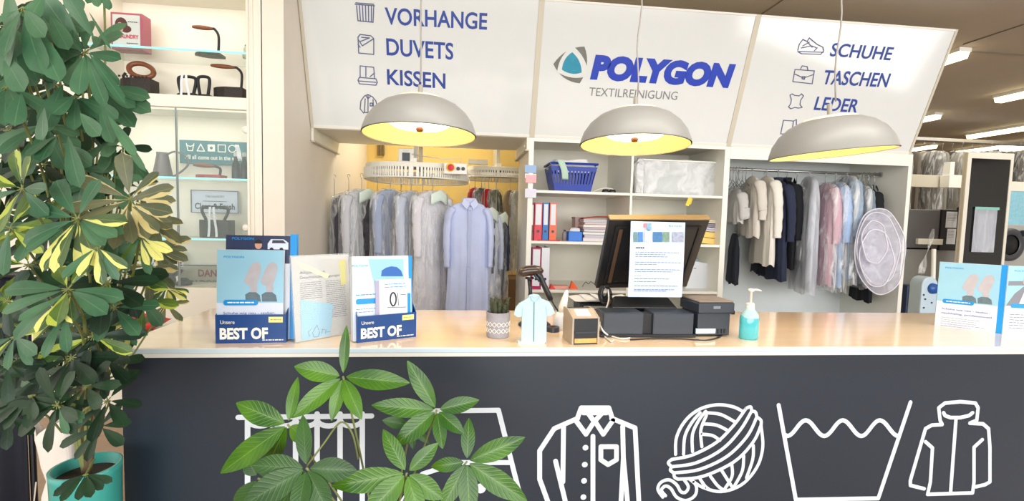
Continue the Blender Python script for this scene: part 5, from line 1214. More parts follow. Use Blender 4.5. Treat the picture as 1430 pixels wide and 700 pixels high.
c = at(343, 60, YI); t = thing('small_figure', 'pale little figure at the far right of the top glass shelf', 'figure', (c.x, YI, SH[0])); MB().lathe([(0, 0), (.02, 0), (.022, .02), (.012, .05), (.016, .065), (.006, .085), (0, .09)], (c.x, YI, SH[0]), 14).build('body', mat('figure_pale', (190, 196, 170), .5), t, smooth=True)
MB().lathe([(0, .088), (.008, .092), (0, .1)], (c.x, YI, SH[0]), 10).build('tip', M_greyL, t)
# jug
z = SH[2]; x0, x1 = ci(213), ci(240); c = V(((x0 + x1) / 2, YI, z)); R_ = (x1 - x0) / 2; h = cz(213, 228) - z; M_jug = mat('jug_pewter', (112, 104, 104), .4, metal=.5)
t = thing('jug', 'tall grey metal watering jug on the middle glass shelf', 'jug', c)
MB().lathe([(0, 0), (R_, 0), (R_ * .98, .01), (R_ * .55, h * .9), (R_ * .6, h), (R_ * .55, h), (R_ * .5, h * .9)], c, 32).build('body', M_jug, t, smooth=True)
MB().tube(spline([c + V((R_ * .5, 0, h * .93)), c + V((R_ * 1.3, 0, h * 1.05)), c + V((R_ * 2.3, 0, h * .9)), c + V((R_ * 2.7, 0, h * .62)), c + V((R_ * 2.2, 0, h * .35)), c + V((R_ * 1.2, 0, h * .08)), c + V((R_ * .95, 0, h * .1))]), .007, 8).build('handle', M_jug, t, smooth=True)
# signs in the cabinet
YS2 = 3.93
def sign(name, lb, a, b, frame, face, fw=.012, Y=YS2):
    p0, p1 = at(a[0], b[1], Y), at(b[0], a[1], Y); zb = p0.z
    t = thing(name, lb, 'sign', ((p0.x + p1.x) / 2, Y, zb)); pl = Plane((p0.x, Y, zb), (1, 0, 0), (0, 0, 1)); w, h = p1.x - p0.x, p1.z - zb
    slab(pl, 0, w, 0, h, -.015, 0).build('board', face, t)
    if fw:
        for q_ in ((0, w, 0, fw), (0, w, h - fw, h), (0, fw, fw, h - fw), (w - fw, w, fw, h - fw)): slab(pl, *q_, -.0, .006).build('frame', frame, t)
    return t, pl, w, h
M_tl = mat('sign_teal', (64, 120, 130), .6, var=.15)
t, pl, w, h = sign('laundry_sign', 'teal sign with white laundry symbols on the middle glass shelf', (251, 199), (345, 228), M_tl, M_tl, 0)
s_ = h * .3; v0 = h * .55
def T_(k): return w * (.16 + k * .155)
pl.strokes('tub_symbol', M_white, t, [[(T_(0) - s_ / 2, v0 + s_), (T_(0) - s_ * .3, v0), (T_(0) + s_ * .3, v0), (T_(0) + s_ / 2, v0 + s_)], [(T_(0) - s_ * .5, v0 + s_ * .8), (T_(0), v0 + s_ * .6), (T_(0) + s_ * .5, v0 + s_ * .8)]], .006, .002)
pl.strokes('triangle_symbol', M_white, t, [[(T_(1) - s_ / 2, v0), (T_(1) + s_ / 2, v0), (T_(1), v0 + s_), (T_(1) - s_ / 2, v0)]], .006, .002)
pl.rect('square_symbol', M_white, t, T_(2) - s_ / 2, T_(2) + s_ / 2, v0, v0 + s_, .002); pl.poly('square_dot', M_tl, t, [(T_(2) + s_ * .22 * math.cos(a * PI / 6), v0 + s_ / 2 + s_ * .22 * math.sin(a * PI / 6)) for a in range(12)], .003)
pl.strokes('square_symbol', M_white, t, [[(T_(3) - s_ / 2, v0), (T_(3) + s_ / 2, v0), (T_(3) + s_ / 2, v0 + s_), (T_(3) - s_ / 2, v0 + s_), (T_(3) - s_ / 2, v0)]], .006, .002)
pl.strokes('circle_symbol', M_white, t, [[(T_(4) + s_ / 2 * math.cos(a * PI / 8), v0 + s_ / 2 + s_ / 2 * math.sin(a * PI / 8)) for a in range(17)]], .006, .002)
pl.text('lettering', "it'll all come out in the wash", M_white, t, w * .08, h * .2, w * .84, h * .17, h=.002, bold=.015)
t, pl, w, h = sign('enamel_sign', 'white framed sign reading Clean & Fresh inside the cabinet', (267, 267), (333, 297), mat('sign_frame_grey', (120, 126, 128), .5), M_pale, .006)
pl.text('lettering', 'THE LAUNDRY', M_line2, t, w * .3, h * .68, w * .4, h * .1, h=.001)
pl.text('lettering', 'Clean & Fresh', M_line2, t, w * .08, h * .18, w * .84, h * .24, h=.001, bold=.03)
lines(pl, t, 'small_print', M_line, [(w * .25, w * .75, h * .52)], .006, .001)
M_plank = wood_mat('sign_plank', (150, 146, 128), (176, 172, 152), 6, .7, (1, 6, 3), 0)
t, pl, w, h = sign('wooden_sign', 'weathered wooden sign reading DAN behind the left brochures', (252, 372), (308, 440), M_plank, M_plank, 0, Y=3.9)
u, v = pl.hit(277, 386); pl.text('lettering', 'DAN', mat('sign_maroon', (120, 30, 36), .6), t, u, v, pl.hit(303, 386)[0] - u, .05, h=.002, bold=.03)
u, v = pl.hit(262, 398); pl.text('lettering', 'EN DOR', M_line2, t, u, v, pl.hit(304, 398)[0] - u, .036, h=.002, bold=.02)
pl.rect('dark_stripe', M_line2, t, .0, w, pl.hit(280, 371.5)[1] - .0, pl.hit(280, 370)[1], .0015)
uu, v1 = pl.hit(284, 408); pl.strokes('clasp_picture', mat('clasp_olive', (140, 128, 90), .5), t, [[(uu - .02, v1 - .12), (uu - .02, v1 - .02), (uu, v1), (uu + .02, v1 - .02), (uu + .02, v1 - .12)]], .012, .002)
t, pl, w, h = sign('small_sign', 'pale sign with red letters half hidden by the plant in the cabinet', (212, 352), (256, 372), M_pale, M_offw, .004, Y=3.9)
pl.text('lettering', 'NI', mat('sign_maroon', (120, 30, 36), .6), t, pl.hit(243, 368)[0], pl.hit(243, 368)[1], .055, .05, h=.002, bold=.04)
iron('toy_iron', 'small red and wooden iron in front of the teal sign', 272, 312, 2, .03, 232, 'post')
D.objects['toy_iron'].children[0].data.materials[0] = mat('toy_red', (170, 50, 50), .5)
for k, (px, lb) in enumerate(((329, 'dark bottle at the right of the middle glass shelf'), (341, 'dark bottle nearest the door hinge on the middle shelf'))):
    c = V((ci(px), YI, SH[2])); t = thing('dark_bottle', lb, 'bottle', c, 0, 'dark bottles on the middle glass shelf')
    MB().lathe([(0, 0), (.026, 0), (.028, .01), (.027, .11), (.014, .14), (.012, .17), (0, .17)], c, 20).build('body', M_black, t, smooth=True); MB().lathe([(0, .17), (.014, .17), (.014, .2), (0, .2)], c, 14).build('cap', mat('cap_pale', (190, 196, 190), .4), t)
tag(MB().sheet(lambda u, v: V((ci(336) + (u - .5) * .03 + .02 * v, YI - .06 - .004 * math.sin(9 * v), cz(204, 336) - .1 * v)), 2, 8).build('white_ribbon', M_paper, None, solid=.0015), 'white ribbon hanging in front of the dark bottles in the cabinet', 'ribbon')
iron('charcoal_iron', 'black iron with white ribbon below the Clean & Fresh sign', 276, 322, 3, .13, 290, 'arch', ribbon=True)
c = V((ci(229.5), YI, SH[3])); t = thing('glass_bottle', 'small pale green glass bottle on the lower glass shelf', 'bottle', c)
MB().lathe([(0, 0), (.034, 0), (.036, .01), (.034, .06), (.02, .085), (.018, .1), (0, .1)], c, 20).build('body', mat('glass_green', (200, 216, 190), .15, trans=.5), t, smooth=True); MB().lathe([(0, .1), (.02, .1), (.02, .115), (0, .115)], c, 14).build('stopper', M_offw, t)
c = V((ci(260), 3.72, SH[4])); t = thing('figurine', 'dark slim figurine standing in front of the wooden sign', 'figurine', c); hh = at(260, 388, 3.72).z - SH[4]
MB().lathe([(0, 0), (.05, 0), (.05, .02), (.022, .05), (.04, hh * .4), (.03, hh * .62), (.014, hh * .7), (.026, hh * .84), (.02, hh * .96), (0, hh)], c, 20).build('body', M_black2, t, smooth=True); MB().lathe([(.043, hh * .34), (.044, hh * .42), (.036, hh * .5)], c, 20).build('sash', mat('sash_brown', (120, 80, 60), .6), t)
c = V((ci(239), 3.74, SH[4])); hh = at(239, 378, 3.74).z - SH[4]; t = thing('dark_vase', 'dark plum vase inside the cabinet behind the plant', 'vase', c)
MB().lathe([(0, 0), (.03, 0), (.034, hh * .3), (.03, hh * .55), (.065, hh * .75), (.08, hh), (.072, hh), (.056, hh * .78)], c, 28).build('body', mat('vase_plum', (58, 40, 56), .35), t, smooth=True); MB().lathe([(.078, hh - .008), (.084, hh - .004), (.078, hh + .002), (.074, hh - .004), (.078, hh - .008)], c, 28).build('rim', M_black, t)
# low stand between counter and cabinet with a red cushion
c = at(196, 448, 2.6); t = thing('low_stand', 'low white side stand left of the counter end', 'stand', (c.x, 2.65, 0)); zt = at(196, 462, 2.6).z
MB().bx(c.x - .25, c.x + .22, 2.45, 2.85, zt - .03, zt).build('top', M_white, t, bevel=.003)
for sx_ in (-.22, .17):
    for sy_ in (2.47, 2.80): MB().bx(c.x + sx_, c.x + sx_ + .03, sy_, sy_ + .03, 0, zt - .03).build('leg', M_white, t)
t = thing('red_cushion', 'red cushion on the low stand behind the left plant', 'cushion', (c.x, 2.62, zt))
def cush(sg): return lambda a, b: V((c.x + (a - .5) * .19, 2.62 + (b - .5) * .16, zt + .04 + sg * .04 * (1 - abs(2 * a - 1) ** 3) * (1 - abs(2 * b - 1) ** 3)))
MB().sheet(cush(1), 12, 10).build('upper_side', mat('cushion_red', (214, 66, 60), .8), t, smooth=True); MB().sheet(cush(-1), 12, 10).build('lower_side', mat('cushion_red', (214, 66, 60), .8), t, smooth=True)

# ------------------------------------------------------------------ right hand workshop
# fluorescent tubes on the ceiling
def tube_light(x, y0, y1, lb):
    t = thing('ceiling_light', lb, 'lamp', (x, (y0 + y1) / 2, 3.3), 0, 'fluorescent ceiling lights')
    MB().bx(x - .07, x + .07, y0, y1, 3.26, 3.3).build('housing', M_white, t)
    MB().hexa([V((x - .05, y0 + .02, 3.2)), V((x + .05, y0 + .02, 3.2)), V((x + .05, y1 - .02, 3.2)), V((x - .05, y1 - .02, 3.2)), V((x - .06, y0 + .01, 3.26)), V((x + .06, y0 + .01, 3.26)), V((x + .06, y1 - .01, 3.26)), V((x - .06, y1 - .01, 3.26))]).build('diffuser', M_tube, t)
a = at(1352, 75, 1).copy()
def ceil_xy(px, py): p = atz(px, py, 3.23); return p.x, p.y
for px, py, dy0, dy1, lb in ((1348, 76, 0, 1.5, 'fluorescent light just right of the sign boards'), (1392, 141, -1.7, 0, 'nearest long fluorescent light at the right edge'), (1352, 192, -3.2, 0, 'second long fluorescent light, above the mirror'), (1311, 163, 0, 1.5, 'short fluorescent light peeping past the sign board edge'),
                             (1334, 214, -1.8, 0, 'small distant fluorescent light above the tall mirror frame'), (1298, 206, 0, 2.0, 'distant fluorescent light low beside the sign'), (1398, 211, -1.5, 0, 'far fluorescent light near the right edge')):
    x, y = ceil_xy(px, py); y = min(y, 11.5 - max(0, dy1)); tube_light(x, y + dy0, y + dy1, lb)
# overhead conveyor of bagged garments far behind
YG = 7.5
z_b = at(1300, 254, 6.5)
x0, x1 = at(1262, 250, 6.4).x, at(1340, 250, 6.4).x
t = thing('overhead_beam', 'cream horizontal beam hanging in front of the bagged garments', 'beam', ((x0 + x1) / 2, 6.4, z_b.z))
MB().bx(x0 - .6, x1 + .1, 6.36, 6.44, at(1300, 262, 6.4).z, at(1300, 245, 6.4).z).build('beam', M_beige, t, bevel=.004)
for x in (x0 - .3,): MB().bx(x - .015, x + .015, 6.39, 6.41, at(1300, 245, 6.4).z, 3.3).build('suspension', M_beige, t)
p = at(1325, 262, 6.2); t = thing('junction_box', 'white box fixed to the end of the cream beam', 'box', p); q_ = at(1346, 245, 6.2)
MB().bx(p.x, q_.x, 6.2, 6.34, p.z, q_.z).build('box', M_white, t, bevel=.006); r2 = at(1336, 226, 6.2); MB().bx(p.x + .02, r2.x, 6.22, 6.32, q_.z, r2.z).build('post', M_white, t, bevel=.004)
random.seed(21)
cols = [(176, 160, 130), (150, 140, 124), (206, 200, 186), (120, 110, 96), (190, 184, 170), (96, 90, 84), (214, 206, 190), (140, 120, 96), (170, 170, 168)]
for k in range(15):
    px = 1262 + k * 13.5; Y = 7.2 + .12 * (k % 3); p = at(px, 212, Y); cc = cols[k % 9]
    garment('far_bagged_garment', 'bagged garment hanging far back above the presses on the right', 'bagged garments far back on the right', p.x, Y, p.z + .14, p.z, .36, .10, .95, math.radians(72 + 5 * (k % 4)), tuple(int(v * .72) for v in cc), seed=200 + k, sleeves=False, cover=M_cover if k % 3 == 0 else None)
p0, p1 = at(1250, 207, 7.3), at(1450, 207, 7.3); t = thing('far_rail', 'overhead rail carrying the bagged garments', 'rail', (p0.x, 7.3, p0.z + .1)); MB().bx(p0.x - .2, p1.x, 7.25, 7.38, p0.z + .14, p0.z + .19).build('rail', M_metal, t)
for x in (p0.x, p1.x - .2): MB().bx(x, x + .03, 7.3, 7.33, p0.z + .19, 3.3).build('suspension', M_metal, t)
# pressing machine: grey back, black cover, pale control strip
Yp = 5.6
x0, x1, x2 = at(1262, 320, Yp).x, at(1312, 320, Yp).x, at(1346, 320, Yp).x; zt, zb = at(1300, 293, Yp).z, at(1300, 347, Yp).z
t = thing('press_machine', 'dark grey pressing machine with black right section behind the hanging bay', 'machine', ((x0 + x2) / 2, Yp + .2, 0))
MB().bx(x0 - .1, x1, Yp, Yp + .5, zb, zt).build('grey_housing', mat('press_grey', (92, 90, 92), .45), t, bevel=.01); MB().bx(x1, x2, Yp - .02, Yp + .5, zb - .02, zt + .01).build('black_housing', M_black, t, bevel=.01)
a, b_ = at(1278, 341, Yp), at(1313, 334, Yp); MB().bx(a.x, b_.x, Yp - .04, Yp - .001, a.z, b_.z).build('control_strip', M_offw, t, bevel=.003)
MB().bx(x0, x2, Yp + .05, Yp + .45, 0, zb - .02).build('base', mat('press_base', (150, 150, 146), .5), t); MB().bx(x0 + .02, x0 + .2, Yp - .1, Yp + .05, .35, .75).build('blue_drum', mat('drum_navy', (40, 58, 100), .4), t, bevel=.01)
pl = Plane((0, Yp - .021, 0), (1, 0, 0), (0, 0, 1))
for k, (a, b_) in enumerate((((1320, 318), (1337, 296)), ((1321, 341), (1335, 320)))):
    u0, v0 = pl.hit(*a); u1, v1 = pl.hit(*b_); t = thing('info_sheet', ['upper white info sheet on the black press section', 'lower white info sheet on the black press section'][k], 'paper', pl.P(u0, v0), 0, 'info sheets on the press')
    slab(pl, u0, u1, v0, v1, .0, .003).build('sheet', M_paper, t); lines(pl, t, 'small_print', M_line, [(u0 + .015, u1 - .02, v1 - .03 - .02 * i) for i in range(5)], .005, .0035)
c = at(1341, 302, 5.5); t = thing('hand_gun', 'black spray gun hanging at the right end of the press', 'spray gun', c)
MB().tube(spline([c + V((-.03, 0, .09)), c + V((.03, 0, .08)), c + V((.03, 0, .0)), c + V((0, 0, -.04))]), [.03] * 10 + [.024] * 9, 8).build('body', M_black, t, smooth=True); MB().tube([c + V((.0, 0, -.04)), c + V((.02, .0, -.3))], .008, 6).build('hose', M_black, t)
# light blue steam device with white pipe
Yd = 4.9; c = at(1298, 412, Yd); a, b_ = at(1285, 432, Yd), at(1311, 387, Yd)
t = thing('steam_unit', 'light blue rounded steam unit with blue dial and white pipe', 'steam unit', (c.x, Yd, 0)); M_lb = mat('unit_blue', (198, 220, 234), .4); R_ = (b_.x - a.x) / 2
out = [(-R_, -.62), (R_, -.62)] + [(R_ * math.cos(q_), b_.z - R_ - c.z + R_ * math.sin(q_)) for q_ in [PI * k / 14 for k in range(15)]]
MB().prism([V((c.x + u, Yd, c.z + v)) for u, v in out], V((0, .16, 0))).build('housing', M_lb, t, bevel=.012)
pd = at(1302, 403, Yd); MB().lathe([(0, 0), (.062, 0), (.055, .03), (0, .036)], (pd.x, Yd - .001, pd.z), 28, Matrix.Rotation(PI / 2, 3, 'X')).build('dial', mat('dial_blue', (38, 92, 170), .35), t, smooth=True)
for k, (x, y) in enumerate(((1290, 412), (1292, 418), (1301, 423), (1290, 430))): q_ = at(x, y, Yd - .003); MB().lathe([(0, 0), (.010, 0), (.010, .004), (0, .004)], q_, 10, Matrix.Rotation(PI / 2, 3, 'X')).build('rivet', M_dgrey, t)
q0, q1 = at(1303, 390, Yd + .08), at(1304, 348, Yd + .08); MB().tube([q0, q1], .022, 14).build('pipe', M_white, t)
MB().bx(c.x - .1, c.x + .1, Yd, Yd + .2, 0, c.z - .6).build('pedestal', M_lb, t)
tag(MB().sheet(lambda u, v: at(1304 - 18 * v, 320 + 62 * v, 5.3) + V(((u - .5) * (.02 + .05 * v), .02 * math.sin(9 * v + 3 * u), 0)), 5, 14).build('plastic_strip', M_cover, None, smooth=True, solid=.001), 'crumpled clear plastic strip hanging left of the white pipe', 'plastic')
# tall white frame with dark mirror
Ym = 5.0; x0, x1 = at(1345, 300, Ym).x, at(1409, 300, Ym).x; zt = at(1376, 213, Ym).z
t = thing('mirror_cabinet', 'tall narrow white cabinet with a dark glossy door on the right', 'cabinet', ((x0 + x1) / 2, Ym + .2, 0)); fw = .05
MB().bx(x0 + .02, x1, Ym + .02, Ym + .07, 0, zt).build('body', M_offw, t)
for q_ in ((x0, x0 + fw, 0, zt), (x1 - .035, x1, 0, zt), (x0 + fw, x1 - .035, zt - .07, zt), (x0 + fw, x1 - .035, 0, .08)): MB().bx(q_[0], q_[1], Ym, Ym + .02, q_[2], q_[3]).build('frame', M_offw, t, bevel=.003)
MB().bx(x0 + fw, x1 - .035, Ym + .008, Ym + .0195, .08, zt - .07).build('glossy_door', mat('door_black_gloss', (18, 22, 26), .06, coat=.6), t)
pl = Plane((0, Ym - .004, 0), (1, 0, 0), (0, 0, 1)); u0, v0 = pl.hit(1356, 352); u1, v1 = pl.hit(1393, 291)
t = thing('document_sleeve', 'clear sleeve with white sheet and mint top strip on the dark door', 'document', pl.P(u0, v0))
slab(pl, u0 + .05, u1 - .03, v0 + .02, v1 - .07, -.003, .001).build('sheet', M_paper, t); slab(pl, u0, u1, v0, v1 - .01, .0015, .003).build('sleeve', M_cover2, t); slab(pl, u0, u1 + .02, v1 - .02, v1 + .01, .001, .006).build('mint_strip', mat('strip_mint', (140, 206, 192), .5), t)
lines(pl, t, 'small_print', M_line, [(u0 + .1, u1 - .06, v1 - .16 - .03 * i) for i in range(6)], .008, .0012)
# blue board and washer
Yw = 5.6; a, b_ = at(1404, 318, Yw), at(1450, 268, Yw); t = thing('blue_board', 'light blue patterned board above the washer at the right edge', 'board', (a.x, Yw, a.z))
M_bl2 = wood_mat('board_blue', (110, 180, 206), (170, 216, 228), 14, .5, (2, 1, 2), 0); MB().bx(a.x, b_.x, Yw, Yw + .03, a.z, b_.z).build('panel', M_bl2, t); MB().bx(a.x - .03, b_.x, Yw - .005, Yw + .03, b_.z, b_.z + .12).build('top_strip', M_offw, t)
MB().bx(a.x + .1, a.x + .14, Yw + .03, Yw + .06, 0, b_.z).build('post', M_offw, t)
c = at(1410, 342, 5.5); R_ = .21; t = thing('washing_machine', 'grey front-loading washing machine with round dark door at the right edge', 'washing machine', (c.x, 5.9, 0))
MB().bx(c.x - .26, c.x + .4, 5.52, 6.1, 0, c.z + .26).build('cabinet', mat('washer_grey', (176, 176, 172), .4), t, bevel=.01)
RX = Matrix.Rotation(PI / 2, 3, 'X')
MB().lathe([(R_ * .62, 0), (R_, 0), (R_ * 1.0, .03), (R_ * .8, .05), (R_ * .62, .03)], (c.x, 5.52, c.z), 40, RX).build('door_ring', mat('ring_dark', (70, 72, 76), .35), t, smooth=True); MB().lathe([(0, .035), (R_ * .5, .03), (R_ * .64, .01)], (c.x, 5.52, c.z), 40, RX).build('door_glass', M_black, t, smooth=True)
MB().box((c.x + .17, 5.48, c.z + .15), (.06, .05, .08)).build('door_handle', M_dgrey, t, bevel=.01)

# ------------------------------------------------------------------ plants
def leaflet(b, B, T, W, hint, ob=False, droop=.0, fold=.18, m=2, n=9, twist=0):
    B, T = V(B), V(T); ax = T - B; L = ax.length
    if L < 1e-4: return
    d = ax / L; s_ = d.cross(V(hint))
    if s_.length < 1e-3: s_ = d.cross(V((0, 0, 1)))
    s_.normalize(); nn = s_.cross(d).normalized()
    def fn(u, v):
        if ob: pw = (v ** .85) * max(0, 1 - v ** 4.2) ** .55 * 1.16
        else: pw = math.sin(PI * min(1, v ** .92 * .985 + .005)) ** .82
        if v < .06: pw = min(pw, .06 + v)
        q_ = (u - .5) * 2
        return B + ax * v + s_ * (q_ * W / 2 * pw) + nn * (-droop * L * (v * v - v) + fold * abs(q_) * W / 2 * pw) + s_ * (twist * math.sin(v * 3) * L)
    b.sheet(fn, 2 * m, n)
# money tree in front of the counter (each compound leaf is a part)
mt = thing('money_tree', 'green money tree with palmate leaves in front of the charcoal counter', 'potted plant', (at(540, 690, 1.25).x, 1.25, 0))
trunk_top = V((at(530, 690, 1.2).x, 1.2, at(530, 800, 1.2).z))
CL = [ # centre px, depth, shaded colour?, leaflets (tip px, tip py, width px, dy)
 ((479, 526), 1.16, 0, [(411, 512, 27, .0), (572, 535, 27, -.02), (484, 455, 14, .03), (407, 584, 25, -.03), (463, 588, 18, -.03), (505, 586, 22, -.04)]),
 ((402, 593), 1.12, 0, [(330, 563, 30, .02), (308, 661, 32, .0), (416, 527, 16, .04), (432, 617, 22, -.03), (372, 655, 24, .03)]),
 ((428, 654), 1.06, 1, [(352, 650, 33, .01), (498, 657, 32, .0), (423, 580, 22, .05), (338, 706, 38, -.02), (414, 726, 26, -.05), (462, 722, 32, -.04), (372, 735, 30, 0)]),
 ((610, 573), 1.20, 0, [(519, 566, 26, .0), (569, 504, 24, .02), (669, 559, 22, .0), (551, 622, 28, -.03), (618, 627, 19, -.04), (648, 606, 20, -.03), (592, 560, 13, .05)]),
 ((568, 661), 1.10, 0, [(535, 600, 24, .04), (612, 619, 22, .02), (463, 679, 32, .0), (619, 697, 28, -.02), (508, 722, 34, -.03), (590, 730, 26, -.04)]),
 ((652, 645), 1.16, 0, [(655, 584, 20, .04), (733, 611, 28, .0), (602, 652, 20, .01), (736, 700, 32, -.02), (616, 712, 24, -.03), (656, 722, 28, -.04)]),
 ((574, 594), 1.26, 1, [(534, 587, 16, 0), (577, 628, 11, -.02), (600, 620, 11, 0)]),
 ((360, 668), 1.2, 1, [(330, 720, 30, 0), (345, 640, 22, .02), (395, 700, 26, 0)]),
]
for (cx_, cy_), Yc, dark, lf in CL:
    b = MB(); c = at(cx_, cy_, Yc)
    for tx, ty, wpx, dy in lf:
        T_p = at(tx, ty, Yc + dy); dirv = (T_p - c).normalized(); Bp = c + dirv * .008
        leaflet(b, Bp, T_p, wpx / F_PX * Yc * 1.02, V((0, -1, .35)), droop=.10, fold=.16, m=3, n=14)
    lf_o = b.build('leaf', LP2 if dark else LP1, mt, smooth=True)
    pt_ = [c, c.lerp(trunk_top, .35) + V((0, .03, -.01)), c.lerp(trunk_top, .75) + V((0, .03, 0)), trunk_top]
    MB().tube(spline(pt_, 5), .0026, 6).build('petiole', M_stem, lf_o, smooth=True)
ff = at(500, 642, 1.16); cc_ = at(476, 590, 1.16); MB().tube(spline([at(428, 652, 1.08), at(452, 620, 1.12), cc_, at(492, 606, 1.16), ff]), .0022, 6).build('stalk', M_stem, mt, smooth=True)
MB().tube([V((trunk_top.x, 1.2, .3)), V((trunk_top.x + .01, 1.21, .5)), trunk_top], [.028, .02, .010], 10).build('trunk', M_bark, mt, smooth=True)
MB().lathe([(0, 0), (.12, 0), (.15, .3), (.14, .3), (.13, .27), (0, .27)], (trunk_top.x, 1.2, 0), 32).build('pot', mat('pot_white', (220, 218, 212), .5), mt, smooth=False)
MB().lathe([(0, .275), (.135, .275)], (trunk_top.x, 1.2, 0), 24).build('soil', M_soil, mt)

# umbrella plant on the left
Yu = 1.32; pc_ = at(122, 700, 1.42); up_ = thing('umbrella_plant', 'big umbrella plant with green and variegated leaves filling the left side', 'potted plant', (pc_.x, 1.42, 0))
zt = at(120, 650, 1.42).z; r_ = 37 / F_PX * 1.42
MB().lathe([(0, 0), (r_ * .8, 0), (r_ * .84, .02), (r_ * 1.02, zt - .02), (r_ * 1.04, zt), (r_ * .95, zt), (r_ * .93, zt - .04), (0, zt - .04)], (pc_.x, 1.42, 0), 40).build('planter', mat('planter_turquoise', (58, 158, 148), .35, var=.08, coat=.4), up_, smooth=True)
MB().lathe([(0, zt - .03), (r_ * .93, zt - .03)], (pc_.x, 1.42, 0), 30).build('soil', M_soil, up_)
base = V((pc_.x, 1.42, zt - .05))
rnd = random.Random(4)
FB = {'l': MB(), 'g': MB(), 'd': MB(), 'v': MB(), 'o': MB()}; stems = MB()
def umbel(px, py, Y, kind, rpx, n=8, a0=None, a1=None, w=.40, dz=0, vmix=0, tilt=None):
    c = at(px, py, Y); R_ = rpx / F_PX * Y
    ax = V((rnd.uniform(-.35, .35), -1, rnd.uniform(.1, .9))) if tilt is None else V(tilt); ax.normalize()
    ux = ax.cross(V((0, 0, 1))).normalized(); uy = ux.cross(ax)
    if uy.z < 0: uy = -uy
    ux = V((abs(ux.x), ux.y if ux.x > 0 else -ux.y, ux.z))
    for k in range(n):
        if a0 is None: a = 2 * PI * (k + rnd.uniform(-.18, .18)) / n + .3
        else: a = math.radians(a0 + (a1 - a0) * (k + .5 + rnd.uniform(-.2, .2)) / n)
        L = R_ * rnd.uniform(.82, 1.12); dirv = (ux * math.cos(a) + uy * math.sin(a)) * .93 - ax * rnd.uniform(-.35, .1) ; dirv.normalize()
        if dirv.z > -.2: dirv = (dirv + V((0, 0, -.22))).normalized()
        p0 = c + dirv * L * .1; p1 = c + dirv * L + V((0, 0, -L * .10))
        kk = kind
        if kind == 'v' and rnd.random() < .5: kk = 'g'
        if kind in 'gd' and 255 < py < 480 and rnd.random() < .25: kk = 'l'
        leaflet(FB[kk], p0, p1, L * w * rnd.uniform(.85, 1.12), ax * 1.0 + V((0, 0, .2)), ob=True, droop=.12, fold=.14, m=2, n=9)
        stems.tube([c, p0], .0013, 4, cap=False)
    return c
